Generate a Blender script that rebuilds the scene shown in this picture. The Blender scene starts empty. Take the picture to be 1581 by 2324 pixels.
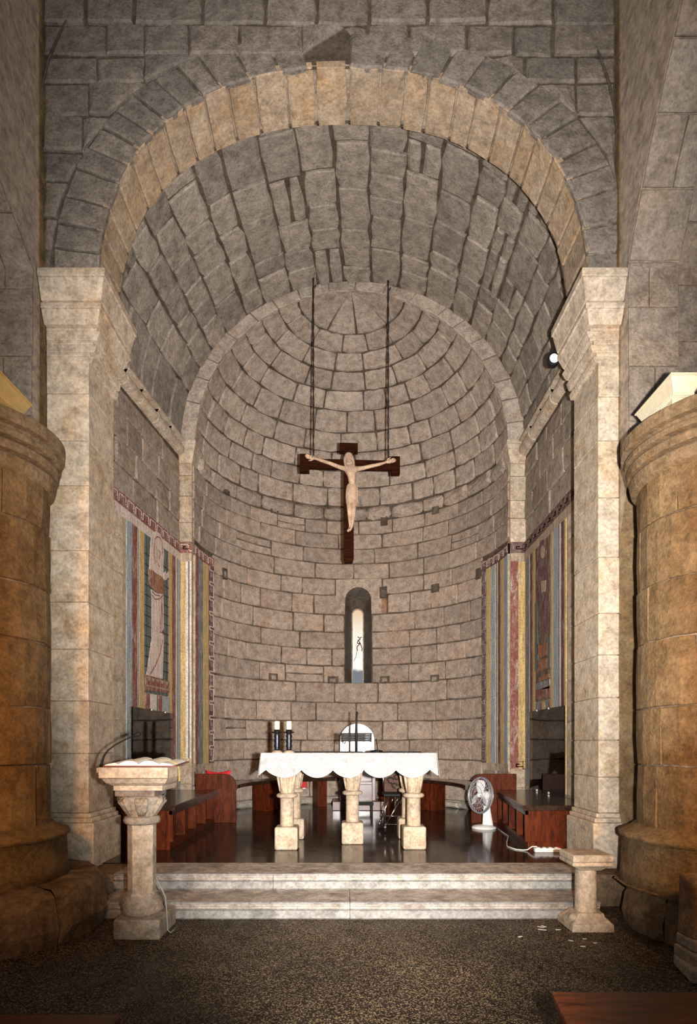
import bpy, math, random
from math import sin, cos, pi, sqrt, atan2, radians as R
from mathutils import Vector
random.seed(7)
rnd = random.uniform
sc = bpy.context.scene
COL = sc.collection
FPX, CU, CV, HC = 1350.0, 788.0, 1690.0, 1.35      # focal length, vanishing point and eye height the room was surveyed with

# ------------------------------------------------------------------ camera, world, lights, exposure
cd = bpy.data.cameras.new('camera'); cam = bpy.data.objects.new('camera', cd); COL.objects.link(cam)
cam.location = (0, 0, HC); cam.rotation_euler = (pi / 2, 0, 0)
cd.sensor_fit = 'HORIZONTAL'; cd.sensor_width = 24.0; cd.lens = 24.0 * FPX / 1581
cd.shift_x = (790.5 - CU) / 1581; cd.shift_y = (CV - 1162.0) / 1581
cd.clip_start = 0.05
sc.camera = cam

w = bpy.data.worlds.new('world'); sc.world = w; w.use_nodes = True
w.node_tree.nodes['Background'].inputs[0].default_value = (0.92, 0.95, 1.0, 1)
w.node_tree.nodes['Background'].inputs[1].default_value = 0.13

def lamp(name, kind, loc, energy, color, size=0.1, target=None, **kw):
    l = bpy.data.lights.new(name, kind); l.energy = energy; l.color = color
    if kind == 'AREA': l.size = size
    else: l.shadow_soft_size = size
    for k, v in kw.items(): setattr(l, k, v)
    o = bpy.data.objects.new(name, l); COL.objects.link(o); o.location = loc
    if target is not None:
        o.rotation_euler = (Vector(target) - Vector(loc)).to_track_quat('-Z', 'Y').to_euler()
    return o

flash = lamp('camera_flash', 'SPOT', (0.21, 0.0, 1.36), 4250, (1.0, 0.95, 0.895), 0.035, (0.22, 6.0, 3.4), spot_size=R(106), spot_blend=0.8)
flash.scale = (0.52, 1, 1)                            # the upright flash head throws a tall beam
lamp('aisle_lamp', 'SPOT', (-1.7, 1.5, 1.9), 190, (1.0, 0.45, 0.10), 0.12, (-2.6, 4.4, 1.9), spot_size=R(95), spot_blend=0.9)
lamp('aisle_lamp', 'SPOT', (2.0, 1.4, 1.9), 290, (1.0, 0.50, 0.14), 0.12, (2.7, 4.4, 1.9), spot_size=R(95), spot_blend=0.9)
lamp('nave_area_light', 'AREA', (0.0, 1.0, 6.5), 6, (1.0, 0.88, 0.74), 2.0, (0.0, 6.5, 5.5))  # unseen soft area light high over the nave, no fixture built

sc.view_settings.view_transform = 'Standard'; sc.view_settings.look = 'None'
sc.view_settings.gamma = 1.0; sc.view_settings.use_curve_mapping = False
sc.view_settings.exposure = 0.0

# ------------------------------------------------------------------ materials
def nt(name):
    m = bpy.data.materials.new(name); m.use_nodes = True
    t = m.node_tree; b = t.nodes['Principled BSDF']
    return m, t, b
def N(t, typ, **kw):
    n = t.nodes.new(typ)
    for k, v in kw.items(): setattr(n, k, v)
    return n
def noise(t, scale, detail=5, rough=0.6, vec=None, dist=0.0):
    n = N(t, 'ShaderNodeTexNoise'); n.inputs['Scale'].default_value = scale; n.inputs['Detail'].default_value = detail
    n.inputs['Roughness'].default_value = rough; n.inputs['Distortion'].default_value = dist
    if vec is not None: t.links.new(vec, n.inputs['Vector'])
    return n
def ramp(t, fac, stops, interp='LINEAR'):
    r = N(t, 'ShaderNodeValToRGB'); r.color_ramp.interpolation = interp
    e = r.color_ramp.elements
    while len(e) < len(stops): e.new(0.5)
    for i, (p, c) in enumerate(stops):
        e[i].position = p; e[i].color = (c[0], c[1], c[2], 1)
    t.links.new(fac, r.inputs[0]); return r
def mix(t, fac, a, b, mode='MIX'):
    n = N(t, 'ShaderNodeMix', data_type='RGBA', blend_type=mode)
    for s, v in ((0, fac), (6, a), (7, b)):
        if isinstance(v, (int, float)): n.inputs[s].default_value = v
        elif isinstance(v, tuple): n.inputs[s].default_value = (v[0], v[1], v[2], 1)
        else: t.links.new(v, n.inputs[s])
    return n.outputs[2]
def bump(t, b, h, strength, dist=0.02):
    n = N(t, 'ShaderNodeBump'); n.inputs['Strength'].default_value = strength; n.inputs['Distance'].default_value = dist
    t.links.new(h, n.inputs['Height']); t.links.new(n.outputs[0], b.inputs['Normal'])
def pos(t):
    return N(t, 'ShaderNodeNewGeometry').outputs['Position']

def stone(name, base, stain, var=0.25, bumps=0.5, rough=0.85, stain_at=0.55, fine=38.0, spec=0.2, big=2.2):
    """quarried stone: tone per block, broad stains of a warmer colour, fine grain, pitted relief"""
    m, t, b = nt(name); p = pos(t)
    info = N(t, 'ShaderNodeObjectInfo')
    rr = ramp(t, info.outputs['Random'], [(0, (1 - var, 1 - var, 1 - var)), (0.5, (1, 0.98, 0.96)), (1, (1 + var * .8, 1 + var * .72, 1 + var * .62))])
    off = N(t, 'ShaderNodeVectorMath', operation='ADD'); t.links.new(p, off.inputs[0])
    sc_ = N(t, 'ShaderNodeVectorMath', operation='SCALE'); sc_.inputs[0].default_value = (7, 3, 5)
    t.links.new(info.outputs['Random'], sc_.inputs['Scale']); t.links.new(sc_.outputs[0], off.inputs[1])
    n1 = noise(t, big, 6, 0.65, off.outputs[0], 0.6)
    f1 = ramp(t, n1.outputs['Fac'], [(stain_at - 0.08, (0, 0, 0)), (stain_at + 0.16, (1, 1, 1))])
    c = mix(t, f1.outputs[0], base, stain)
    n2 = noise(t, 9, 8, 0.7, p)
    g = ramp(t, n2.outputs['Fac'], [(0.3, (0.54, 0.52, 0.50)), (0.54, (1, 1, 1)), (0.76, (1.32, 1.3, 1.26))])
    c = mix(t, 1.0, c, g.outputs[0], 'MULTIPLY')
    n3 = noise(t, fine, 4, 0.7, p)
    g3 = ramp(t, n3.outputs['Fac'], [(0.3, (0.66, 0.65, 0.64)), (0.52, (1, 1, 1)), (0.72, (1.25, 1.24, 1.2))])
    c = mix(t, 1.0, c, g3.outputs[0], 'MULTIPLY')
    c = mix(t, 1.0, c, rr.outputs[0], 'MULTIPLY')
    t.links.new(c, b.inputs['Base Color'])
    b.inputs['Roughness'].default_value = rough; b.inputs['Specular IOR Level'].default_value = spec
    h = N(t, 'ShaderNodeMath', operation='ADD'); t.links.new(n2.outputs['Fac'], h.inputs[0])
    h2 = N(t, 'ShaderNodeMath', operation='MULTIPLY'); t.links.new(n3.outputs['Fac'], h2.inputs[0]); h2.inputs[1].default_value = 0.35
    t.links.new(h2.outputs[0], h.inputs[1])
    bump(t, b, h.outputs[0], bumps, 0.03)
    return m

def plain(name, col, rough=0.5, metal=0.0, spec=0.5, coat=0.0, emit=0.0):
    m, t, b = nt(name)
    n = noise(t, 30, 3, 0.5, pos(t))
    g = ramp(t, n.outputs['Fac'], [(0.3, (0.9, 0.9, 0.9)), (0.7, (1.06, 1.06, 1.06))])
    t.links.new(mix(t, 1.0, col, g.outputs[0], 'MULTIPLY'), b.inputs['Base Color'])
    b.inputs['Roughness'].default_value = rough; b.inputs['Metallic'].default_value = metal
    b.inputs['Specular IOR Level'].default_value = spec; b.inputs['Coat Weight'].default_value = coat
    b.inputs['Coat Roughness'].default_value = 0.12
    if emit:
        b.inputs['Emission Color'].default_value = (*col, 1); b.inputs['Emission Strength'].default_value = emit
    return m

def wood(name, dark, light, rough=0.3, axis=(1, 1, 8), coat=0.3, spec=0.5):
    m, t, b = nt(name); p = pos(t)
    mp = N(t, 'ShaderNodeMapping'); t.links.new(p, mp.inputs[0]); mp.inputs['Scale'].default_value = axis
    n = noise(t, 3.0, 8, 0.65, mp.outputs[0], 1.2)
    r = ramp(t, n.outputs['Fac'], [(0.32, dark), (0.62, light)])
    n2 = noise(t, 40, 4, 0.6, mp.outputs[0])
    g = ramp(t, n2.outputs['Fac'], [(0.35, (0.72, 0.7, 0.7)), (0.65, (1.1, 1.1, 1.1))])
    t.links.new(mix(t, 1.0, r.outputs[0], g.outputs[0], 'MULTIPLY'), b.inputs['Base Color'])
    b.inputs['Roughness'].default_value = rough; b.inputs['Coat Weight'].default_value = coat; b.inputs['Coat Roughness'].default_value = 0.18
    b.inputs['Specular IOR Level'].default_value = spec
    return m

def paint(name, col, worn=(0.52, 0.46, 0.38), wear=0.62):
    """faded fresco colour, with worn patches where the plaster shows"""
    m, t, b = nt(name); p = pos(t)
    mp = N(t, 'ShaderNodeMapping'); t.links.new(p, mp.inputs[0]); mp.inputs['Scale'].default_value = (1, 1, 0.35)
    n = noise(t, 14, 8, 0.75, mp.outputs[0], 0.8)
    f = ramp(t, n.outputs['Fac'], [(wear - 0.14, (0, 0, 0)), (wear - 0.02, (.35, .35, .35)), (wear + 0.06, (1, 1, 1))])
    n2 = noise(t, 45, 5, 0.7, p)
    g = ramp(t, n2.outputs['Fac'], [(0.28, (0.5, 0.5, 0.5)), (0.6, (1.12, 1.12, 1.12))])
    mp2 = N(t, 'ShaderNodeMapping'); t.links.new(p, mp2.inputs[0]); mp2.inputs['Scale'].default_value = (1, 1, 0.12)
    n4 = noise(t, 30, 4, 0.6, mp2.outputs[0]); g4 = ramp(t, n4.outputs['Fac'], [(0.3, (0.7, 0.7, 0.7)), (0.62, (1.12, 1.12, 1.12))])
    c = mix(t, f.outputs[0], col, worn)
    c = mix(t, 1.0, c, g4.outputs[0], 'MULTIPLY')
    t.links.new(mix(t, 1.0, c, g.outputs[0], 'MULTIPLY'), b.inputs['Base Color'])
    b.inputs['Roughness'].default_value = 0.85; b.inputs['Specular IOR Level'].default_value = 0.15
    bump(t, b, n2.outputs['Fac'], 0.25, 0.01)
    return m

def speckle(name, dark, mid, light, rough, scale=70, spec=0.5, amount=0.62):
    m, t, b = nt(name); p = pos(t)
    v = N(t, 'ShaderNodeTexVoronoi'); v.inputs['Scale'].default_value = scale; t.links.new(p, v.inputs['Vector'])
    s = N(t, 'ShaderNodeSeparateColor'); t.links.new(v.outputs['Color'], s.inputs[0])
    r = ramp(t, s.outputs[0], [(0.0, dark), (amount, mid), (amount + 0.22, light)])
    n = noise(t, 1.6, 5, 0.6, p)
    g = ramp(t, n.outputs['Fac'], [(0.3, (0.6, 0.58, 0.55)), (0.7, (1.25, 1.2, 1.15))])
    t.links.new(mix(t, 1.0, r.outputs[0], g.outputs[0], 'MULTIPLY'), b.inputs['Base Color'])
    n2 = noise(t, 4, 4, 0.6, p)
    rr = ramp(t, n2.outputs['Fac'], [(0.3, (rough * .75,) * 3), (0.7, (rough * 1.3,) * 3)])
    t.links.new(rr.outputs[0], b.inputs['Roughness']); b.inputs['Specular IOR Level'].default_value = spec
    bump(t, b, n2.outputs['Fac'], 0.08, 0.01)
    return m

MS = dict(
    apse=stone('apse_stone', (0.42, 0.345, 0.29), (0.41, 0.30, 0.23), 0.17, 0.8),
    dome=stone('dome_stone', (0.45, 0.38, 0.325), (0.42, 0.325, 0.26), 0.17, 0.8),
    red=stone('reddened_stone', (0.40, 0.25, 0.18), (0.34, 0.16, 0.10), 0.1, 0.8),
    vault=stone('vault_stone', (0.36, 0.31, 0.265), (0.27, 0.23, 0.195), 0.22, 0.9),
    east=stone('east_wall_stone', (0.25, 0.215, 0.188), (0.20, 0.17, 0.148), 0.14, 0.9),
    arch=stone('arch_stone', (0.42, 0.325, 0.235), (0.42, 0.27, 0.15), 0.12, 0.5, stain_at=0.52),
    pier=stone('pier_stone', (0.60, 0.50, 0.39), (0.57, 0.41, 0.255), 0.07, 0.35, stain_at=0.54),
    capital=stone('capital_stone', (0.55, 0.46, 0.365), (0.52, 0.36, 0.22), 0.08, 0.4, stain_at=0.56),
    side=stone('side_wall_stone', (0.36, 0.30, 0.25), (0.38, 0.285, 0.205), 0.14, 0.8),
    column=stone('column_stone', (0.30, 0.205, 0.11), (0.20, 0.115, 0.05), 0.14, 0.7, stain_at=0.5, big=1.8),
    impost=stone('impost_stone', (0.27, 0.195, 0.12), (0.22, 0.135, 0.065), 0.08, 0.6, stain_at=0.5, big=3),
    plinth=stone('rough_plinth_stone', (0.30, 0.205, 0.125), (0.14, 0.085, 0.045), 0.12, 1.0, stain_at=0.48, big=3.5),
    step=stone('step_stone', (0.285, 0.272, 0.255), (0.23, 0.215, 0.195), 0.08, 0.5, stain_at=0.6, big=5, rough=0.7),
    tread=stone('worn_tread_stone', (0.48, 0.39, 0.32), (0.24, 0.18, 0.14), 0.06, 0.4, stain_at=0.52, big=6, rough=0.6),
    cream=stone('cream_carved_stone', (0.455, 0.365, 0.275), (0.45, 0.315, 0.195), 0.06, 0.35, stain_at=0.58, big=4),
    greyc=stone('grey_weathered_stone', (0.36, 0.30, 0.24), (0.40, 0.29, 0.19), 0.06, 0.6, stain_at=0.55, big=6),
    white=stone('limewashed_stone', (0.48, 0.44, 0.38), (0.40, 0.34, 0.28), 0.08, 0.4),
    reveal=stone('shade_dark_reveal_stone', (0.135, 0.115, 0.10), (0.19, 0.155, 0.13), 0.1, 0.6, big=6),  # darker stone: the unlit look of the window splay put into the colour
    mortar=stone('dark_mortar', (0.10, 0.078, 0.06), (0.16, 0.125, 0.095), 0.0, 0.6, big=3),
    lightmortar=stone('pale_mortar', (0.40, 0.33, 0.26), (0.24, 0.185, 0.14), 0.0, 0.6, big=4),
    plaster=stone('grey_beige_plaster', (0.48, 0.40, 0.325), (0.50, 0.42, 0.335), 0.0, 0.2, big=0.8, fine=20),
    oldplaster=stone('old_wall_plaster', (0.46, 0.38, 0.29), (0.42, 0.31, 0.21), 0.0, 0.4, big=3),
)
MW_RED = wood('red_brown_wood', (0.032, 0.0065, 0.0025), (0.125, 0.026, 0.008), 0.38, (6, 6, 1.2), 0.0, 0.12)
MW_DARK = wood('dark_bench_top_wood', (0.014, 0.008, 0.005), (0.045, 0.023, 0.014), 0.2, (6, 1, 6), 0.3)
MW_PEW = wood('pew_wood', (0.03, 0.007, 0.0025), (0.17, 0.038, 0.010), 0.42, (1, 7, 4), 0.0, 0.15)
MW_CROSS = wood('cross_wood', (0.010, 0.0032, 0.0014), (0.045, 0.0105, 0.0035), 0.8, (1, 3, 8), 0.0, 0.05)
MW_CHAIR = wood('polished_chair_wood', (0.07, 0.025, 0.02), (0.13, 0.05, 0.04), 0.34, (5, 3, 1), 0.35)
M_BLACK = plain('black_plastic', (0.008, 0.008, 0.009), 0.6, 0, 0.2)
M_CHROME = plain('chrome', (0.7, 0.7, 0.7), 0.18, 1.0)
M_WHITE = plain('white_plastic', (0.78, 0.77, 0.73), 0.35)
M_CREAM = plain('cream_metal', (0.75, 0.66, 0.47), 0.45)
M_YELLOW = plain('yellowed_metal', (0.62, 0.42, 0.16), 0.45)
M_WAX = plain('candle_wax', (0.83, 0.72, 0.50), 0.5)
M_RED = plain('red_fabric', (0.55, 0.01, 0.015), 0.7)
M_PAGE = plain('page_paper', (0.80, 0.74, 0.64), 0.7)
M_COVER = plain('book_cover', (0.16, 0.03, 0.02), 0.5)
M_RIBBON = plain('yellow_ribbon', (0.72, 0.48, 0.12), 0.6)
M_ROPE = plain('dark_rope', (0.022, 0.014, 0.011), 0.8)
M_BODY = stone('carved_ivory_wood', (0.66, 0.47, 0.35), (0.62, 0.42, 0.30), 0.0, 0.12, rough=0.6, fine=60)
M_HAIR = stone('carved_hair_wood', (0.52, 0.37, 0.28), (0.46, 0.31, 0.22), 0.0, 0.2, rough=0.6, fine=60)
M_LOIN = stone('carved_cloth_wood', (0.62, 0.45, 0.33), (0.55, 0.39, 0.28), 0.0, 0.2, rough=0.6, fine=60)
M_FLOOR = speckle('speckled_nave_floor', (0.006, 0.0035, 0.002), (0.026, 0.016, 0.010), (0.30, 0.21, 0.125), 0.55, 165, 0.2, 0.68)
M_FLOOR2 = speckle('polished_dark_floor', (0.008, 0.005, 0.004), (0.022, 0.014, 0.010), (0.05, 0.034, 0.024), 0.12, 110, 0.18)

def cloth_mat():
    m, t, b = nt('white_lace_cloth'); p = pos(t)
    v = N(t, 'ShaderNodeTexVoronoi', feature='DISTANCE_TO_EDGE'); v.inputs['Scale'].default_value = 16; t.links.new(p, v.inputs['Vector'])
    wv = noise(t, 9, 4, 0.6, p, 1.5)
    f = ramp(t, wv.outputs['Fac'], [(0.45, (0.40, 0.393, 0.383)), (0.52, (0.29, 0.28, 0.27)), (0.57, (0.41, 0.403, 0.393))])
    t.links.new(f.outputs[0], b.inputs['Base Color'])
    b.inputs['Roughness'].default_value = 0.9; b.inputs['Specular IOR Level'].default_value = 0.1
    bump(t, b, v.outputs['Distance'], 0.6, 0.012)
    return m
M_CLOTH = cloth_mat()
M_LACE = plain('lace_thread', (0.56, 0.55, 0.53), 0.9, 0, 0.1)

def smoked_glass():
    m, t, b = nt('smoked_glass'); t.nodes.remove(b)
    tr = N(t, 'ShaderNodeBsdfTransparent'); tr.inputs[0].default_value = (0.70, 0.64, 0.58, 1)
    gl = N(t, 'ShaderNodeBsdfGlossy'); gl.inputs['Roughness'].default_value = 0.03
    fr = N(t, 'ShaderNodeFresnel'); fr.inputs[0].default_value = 1.5
    mx = N(t, 'ShaderNodeMixShader'); t.links.new(fr.outputs[0], mx.inputs[0]); t.links.new(tr.outputs[0], mx.inputs[1]); t.links.new(gl.outputs[0], mx.inputs[2])
    t.links.new(mx.outputs[0], t.nodes['Material Output'].inputs[0])
    return m
M_SMOKE = smoked_glass()

def lit_pane():
    m, t, b = nt('daylit_window_pane'); p = pos(t)
    s = N(t, 'ShaderNodeSeparateXYZ'); t.links.new(p, s.inputs[0])
    mr = N(t, 'ShaderNodeMapRange'); mr.inputs[1].default_value = 2.48; mr.inputs[2].default_value = 4.0; t.links.new(s.outputs[2], mr.inputs[0])
    n = noise(t, 6, 3, 0.5, p); a = N(t, 'ShaderNodeMath', operation='MULTIPLY_ADD'); a.inputs[1].default_value = 0.10; t.links.new(n.outputs['Fac'], a.inputs[0]); t.links.new(mr.outputs[0], a.inputs[2])
    r = ramp(t, a.outputs[0], [(0.24, (0.20, 0.22, 0.24)), (0.28, (1.0, 0.97, 0.93)), (0.7, (1.0, 0.90, 0.76)), (1.0, (0.80, 0.58, 0.38))])
    e = N(t, 'ShaderNodeEmission'); t.links.new(r.outputs[0], e.inputs[0]); e.inputs[1].default_value = 1.05
    t.nodes.remove(b); t.links.new(e.outputs[0], t.nodes['Material Output'].inputs[0])
    return m
M_PANE = lit_pane()
M_LENS = plain('glint_lamp_lens', (0.80, 0.95, 0.90), 0.1, 0, 0.5, 0, 0.45)  # flash glint on the lens put in as a faint glow

# ------------------------------------------------------------------ builders
class MB:
    def __init__(s): s.v = []; s.f = []
    def add(s, vs, fs):
        o = len(s.v); s.v += [tuple(p) for p in vs]; s.f += [tuple(o + i for i in f) for f in fs]; return s
    def box(s, x0, x1, y0, y1, z0, z1):
        return s.add([(x0, y0, z0), (x1, y0, z0), (x1, y1, z0), (x0, y1, z0), (x0, y0, z1), (x1, y0, z1), (x1, y1, z1), (x0, y1, z1)],
                     [(0, 3, 2, 1), (4, 5, 6, 7), (0, 1, 5, 4), (1, 2, 6, 5), (2, 3, 7, 6), (3, 0, 4, 7)])
    def prism(s, pts, fn0, fn1):
        """closed outline in 2D, two maps to space"""
        n = len(pts); a = [fn0(*p) for p in pts]; b = [fn1(*p) for p in pts]
        return s.add(a + b, [tuple(range(n))[::-1], tuple(range(n, 2 * n))] + [(i, (i + 1) % n, n + (i + 1) % n, n + i) for i in range(n)])
    def lathe(s, prof, cx, cy, n=24, z=0.0, a0=0.0, a1=2 * pi, wob=0.0):
        full = abs(a1 - a0 - 2 * pi) < 1e-6; m = n if full else n + 1; vs = []
        for (r, h) in prof:
            for i in range(m):
                a = a0 + (a1 - a0) * i / n; q = r + (rnd(-wob, wob) if wob else 0)
                vs.append((cx + q * cos(a), cy + q * sin(a), z + h + (rnd(-wob, wob) * .6 if wob else 0)))
        fs = []
        for j in range(len(prof) - 1):
            for i in range(n):
                k = (i + 1) % m
                fs.append((j * m + i, j * m + k, (j + 1) * m + k, (j + 1) * m + i))
        if full and prof[0][0] > 1e-4: fs.append(tuple(range(m))[::-1])
        if full and prof[-1][0] > 1e-4: fs.append(tuple(range((len(prof) - 1) * m, len(prof) * m)))
        return s.add(vs, fs)
    def tube(s, path, r, n=8, cap=True):
        path = [Vector(p) for p in path]; rs = r if isinstance(r, (list, tuple)) else [r] * len(path); vs = []
        up = None
        for i, p in enumerate(path):
            d = (path[min(i + 1, len(path) - 1)] - path[max(i - 1, 0)]).normalized()
            if up is None: up = Vector((0, 0, 1)) if abs(d.z) < 0.9 else Vector((1, 0, 0))
            a = d.cross(up).normalized(); b = a.cross(d).normalized(); up = b
            for k in range(n):
                an = 2 * pi * k / n; vs.append(p + (a * cos(an) + b * sin(an)) * rs[i])
        fs = [(i * n + k, i * n + (k + 1) % n, (i + 1) * n + (k + 1) % n, (i + 1) * n + k) for i in range(len(path) - 1) for k in range(n)]
        if cap: fs += [tuple(range(n))[::-1], tuple(range((len(path) - 1) * n, len(path) * n))]
        return s.add(vs, fs)
    def ball(s, c, r, nu=12, nv=8):
        rx, ry, rz = r if isinstance(r, tuple) else (r, r, r)
        vs = [(c[0], c[1], c[2] - rz)]
        for j in range(1, nv):
            p = -pi / 2 + pi * j / nv
            vs += [(c[0] + rx * cos(p) * cos(2 * pi * i / nu), c[1] + ry * cos(p) * sin(2 * pi * i / nu), c[2] + rz * sin(p)) for i in range(nu)]
        vs.append((c[0], c[1], c[2] + rz)); L = len(vs) - 1
        fs = [(0, 1 + (i + 1) % nu, 1 + i) for i in range(nu)] + [(L, 1 + (nv - 2) * nu + i, 1 + (nv - 2) * nu + (i + 1) % nu) for i in range(nu)]
        for j in range(nv - 2):
            for i in range(nu):
                k = (i + 1) % nu; fs.append((1 + j * nu + i, 1 + j * nu + k, 1 + (j + 1) * nu + k, 1 + (j + 1) * nu + i))
        return s.add(vs, fs)
    def grid(s, fn, ss, ts, skip=None):
        vs = [fn(a, b) for b in ts for a in ss]; n = len(ss)
        fs = [(j * n + i, j * n + i + 1, (j + 1) * n + i + 1, (j + 1) * n + i) for j in range(len(ts) - 1) for i in range(n - 1)
              if not (skip and skip((ss[i] + ss[i + 1]) / 2, (ts[j] + ts[j + 1]) / 2))]
        return s.add(vs, fs)

def build(name, mb, mat, parent=None, smooth=False, bevel=0.0, label=None, kind=None, seg=2):
    me = bpy.data.meshes.new(name); me.from_pydata([tuple(p) for p in mb.v], [], mb.f); me.update()
    me.materials.append(mat)
    if smooth: me.polygons.foreach_set('use_smooth', [True] * len(me.polygons))
    o = bpy.data.objects.new(name, me); COL.objects.link(o)
    if parent is not None: o.parent = parent
    if parent is not None and parent.location.length > 1e-9: o.matrix_parent_inverse = parent.matrix_basis.inverted()
    if bevel:
        b = o.modifiers.new('bevel', 'BEVEL'); b.width = bevel; b.segments = seg; b.limit_method = 'ANGLE'; b.angle_limit = R(35)
    if label: o['label'] = label
    if kind: o['kind'] = kind
    return o
def tag(o, label, cat, group=None):
    o['label'] = label; o['category'] = cat
    if group: o['group'] = group
    return o
def thing(name, label, cat, loc, group=None):
    o = bpy.data.objects.new(name, None); COL.objects.link(o); o.location = loc; o.empty_display_size = 0.1
    return tag(o, label, cat, group)
def struct(name, mb, mat, label=None, smooth=False, bevel=0.0):
    return build(name, mb, mat, None, smooth, bevel, label, 'structure')
def dup(root, delta, label=None, group=None):
    r = root.copy(); COL.objects.link(r); r.location = Vector(root.location) + Vector(delta)
    if label: r['label'] = label
    if group: r['group'] = group
    for ch in list(root.children):
        c = ch.copy(); COL.objects.link(c); c.parent = r; c.matrix_parent_inverse = ch.matrix_parent_inverse.copy()
        for g in list(ch.children):
            d = g.copy(); COL.objects.link(d); d.parent = c; d.matrix_parent_inverse = g.matrix_parent_inverse.copy()
    return r
def at(u, v, Y):                                  # a surveyed point: picture bearing and true distance
    return ((u - CU) / FPX * Y, Y, HC + (CV - v) / FPX * Y)
def lin(a, b, n): return [a + (b - a) * i / n for i in range(n + 1)]

def block(fn, quad, h=0.03, nx=3, ny=2, bev=0.014, wob=0.006, dj=0.005, mat=None, parent=None, name='stone', back=-0.02):
    """one laid stone: quad in surface coordinates, its face standing h proud, with worn edges"""
    (a, b, c, d) = quad
    def q(u, v):
        return ((a[0] * (1 - u) + b[0] * u) * (1 - v) + (d[0] * (1 - u) + c[0] * u) * v,
                (a[1] * (1 - u) + b[1] * u) * (1 - v) + (d[1] * (1 - u) + c[1] * u) * v)
    wd = max(1e-4, sqrt((b[0] - a[0]) ** 2 + (b[1] - a[1]) ** 2)); ht = max(1e-4, sqrt((d[0] - a[0]) ** 2 + (d[1] - a[1]) ** 2))
    iu, iv = min(0.3, bev / wd), min(0.3, bev / ht)
    loop = [(i, 0) for i in range(nx)] + [(nx, j) for j in range(ny)] + [(i, ny) for i in range(nx, 0, -1)] + [(0, j) for j in range(ny, 0, -1)]
    jit = {k: (rnd(-wob, wob), rnd(-wob, wob)) for k in loop}
    tilt = (rnd(-dj, dj), rnd(-dj, dj)); vs = []; fs = []
    for j in range(ny + 1):
        for i in range(nx + 1):
            u = iu + (1 - 2 * iu) * i / nx; v = iv + (1 - 2 * iv) * j / ny
            s, t = q(u, v); jx = jit.get((i, j), (0, 0))
            edge = (i, j) in jit
            hh = h + tilt[0] * (u - .5) * 2 + tilt[1] * (v - .5) * 2 + rnd(-dj, dj) * .6 + (0 if edge else dj * .8)
            vs.append(fn(s + jx[0], t + jx[1], hh))
    m = nx + 1
    for j in range(ny):
        for i in range(nx): fs.append((j * m + i, j * m + i + 1, (j + 1) * m + i + 1, (j + 1) * m + i))
    base = len(vs); L = len(loop)
    for dd in (h - bev, back):
        for (i, j) in loop:
            s, t = q(i / nx, j / ny); jx = jit[(i, j)]
            if (i in (0, nx)) and (j in (0, ny)):           # rounded corner
                s += (0.35 * bev) * (1 if i == 0 else -1); t += (0.35 * bev) * (1 if j == 0 else -1)
            vs.append(fn(s + jx[0], t + jx[1], dd))
    top = [j * m + i for (i, j) in loop]
    for k in range(L):
        k2 = (k + 1) % L
        fs.append((top[k], base + k, base + k2, top[k2])); fs.append((base + k, base + L + k, base + L + k2, base + k2))
    p0 = Vector(fn(*q(.5, .5), 0)); p1 = Vector(fn(*q(.5, .5), 1))
    nrm = (Vector(vs[1]) - Vector(vs[0])).cross(Vector(vs[m]) - Vector(vs[0]))
    if nrm.dot(p1 - p0) < 0: fs = [f[::-1] for f in fs]
    mb = MB(); mb.v = vs; mb.f = fs
    return build(name, mb, mat, parent)

def courses(fn, tb, srange, lmin, lmax, gap=0.016, h=0.03, mat=None, parent=None, wave=0.012, holes=(), first=None, hj=0.012, name='stone', matf=None, nx=3, split=0.07, bev=0.014):
    """rows of stones between the heights tb; srange(row mid height) gives the stretches of wall to fill"""
    ph = [rnd(0, 6.28) for _ in tb]; amp = [0] + [wave * rnd(.4, 1) for _ in tb[1:-1]] + [0]
    def edge(k, s): return tb[k] + amp[k] * sin(1.7 * s + ph[k]) + amp[k] * .5 * sin(4.1 * s + ph[k] * 2)
    n = 0
    for k in range(len(tb) - 1):
        for (s0, s1) in srange(tb[k], tb[k + 1]):
            if s1 - s0 < 0.05: continue
            cuts = [s0]; s = s0 + rnd(lmin * .45, lmax)
            while s < s1 - lmin * 0.55:
                cuts.append(s); s += rnd(lmin, lmax)
            cuts.append(s1)
            for a, b in zip(cuts, cuts[1:]):
                g = gap / 2; hh = h + rnd(-hj, hj); lean = rnd(-.008, .008)
                def Q(lo, hi):
                    return [(a + g, lo(a) + g), (b - g, lo(b) + g), (b - g + lean, hi(b) - g), (a + g + lean, hi(a) - g)]
                lo = lambda q, k=k: edge(k, q); up = lambda q, k=k: edge(k + 1, q)
                mt = matf((a + b) / 2, (tb[k] + tb[k + 1]) / 2) if matf else mat
                if split and rnd(0, 1) < split and tb[k + 1] - tb[k] > .2:
                    fr = rnd(.45, .65); md = lambda q, k=k, fr=fr: edge(k, q) * (1 - fr) + edge(k + 1, q) * fr
                    block(fn, Q(lo, md), hh, nx, 1, bev, mat=mt, parent=parent, name=name); block(fn, Q(md, up), hh - .008, nx, 1, bev, mat=mt, parent=parent, name=name)
                else:
                    block(fn, Q(lo, up), hh, nx, 2, bev, mat=mt, parent=parent, name=name)
                n += 1
    return n

# ------------------------------------------------------------------ setting: floors and steps
FZ = 0.274                                           # chancel floor, two steps up
struct('floor', MB().box(-5, 5, -1.5, 4.97, -0.1, 0.0), M_FLOOR, 'dark speckled nave floor')
struct('floor_chancel', MB().box(-2.85, 2.85, 5.42, 11.2, 0.1, FZ), M_FLOOR2, 'polished dark chancel floor above the steps')

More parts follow.
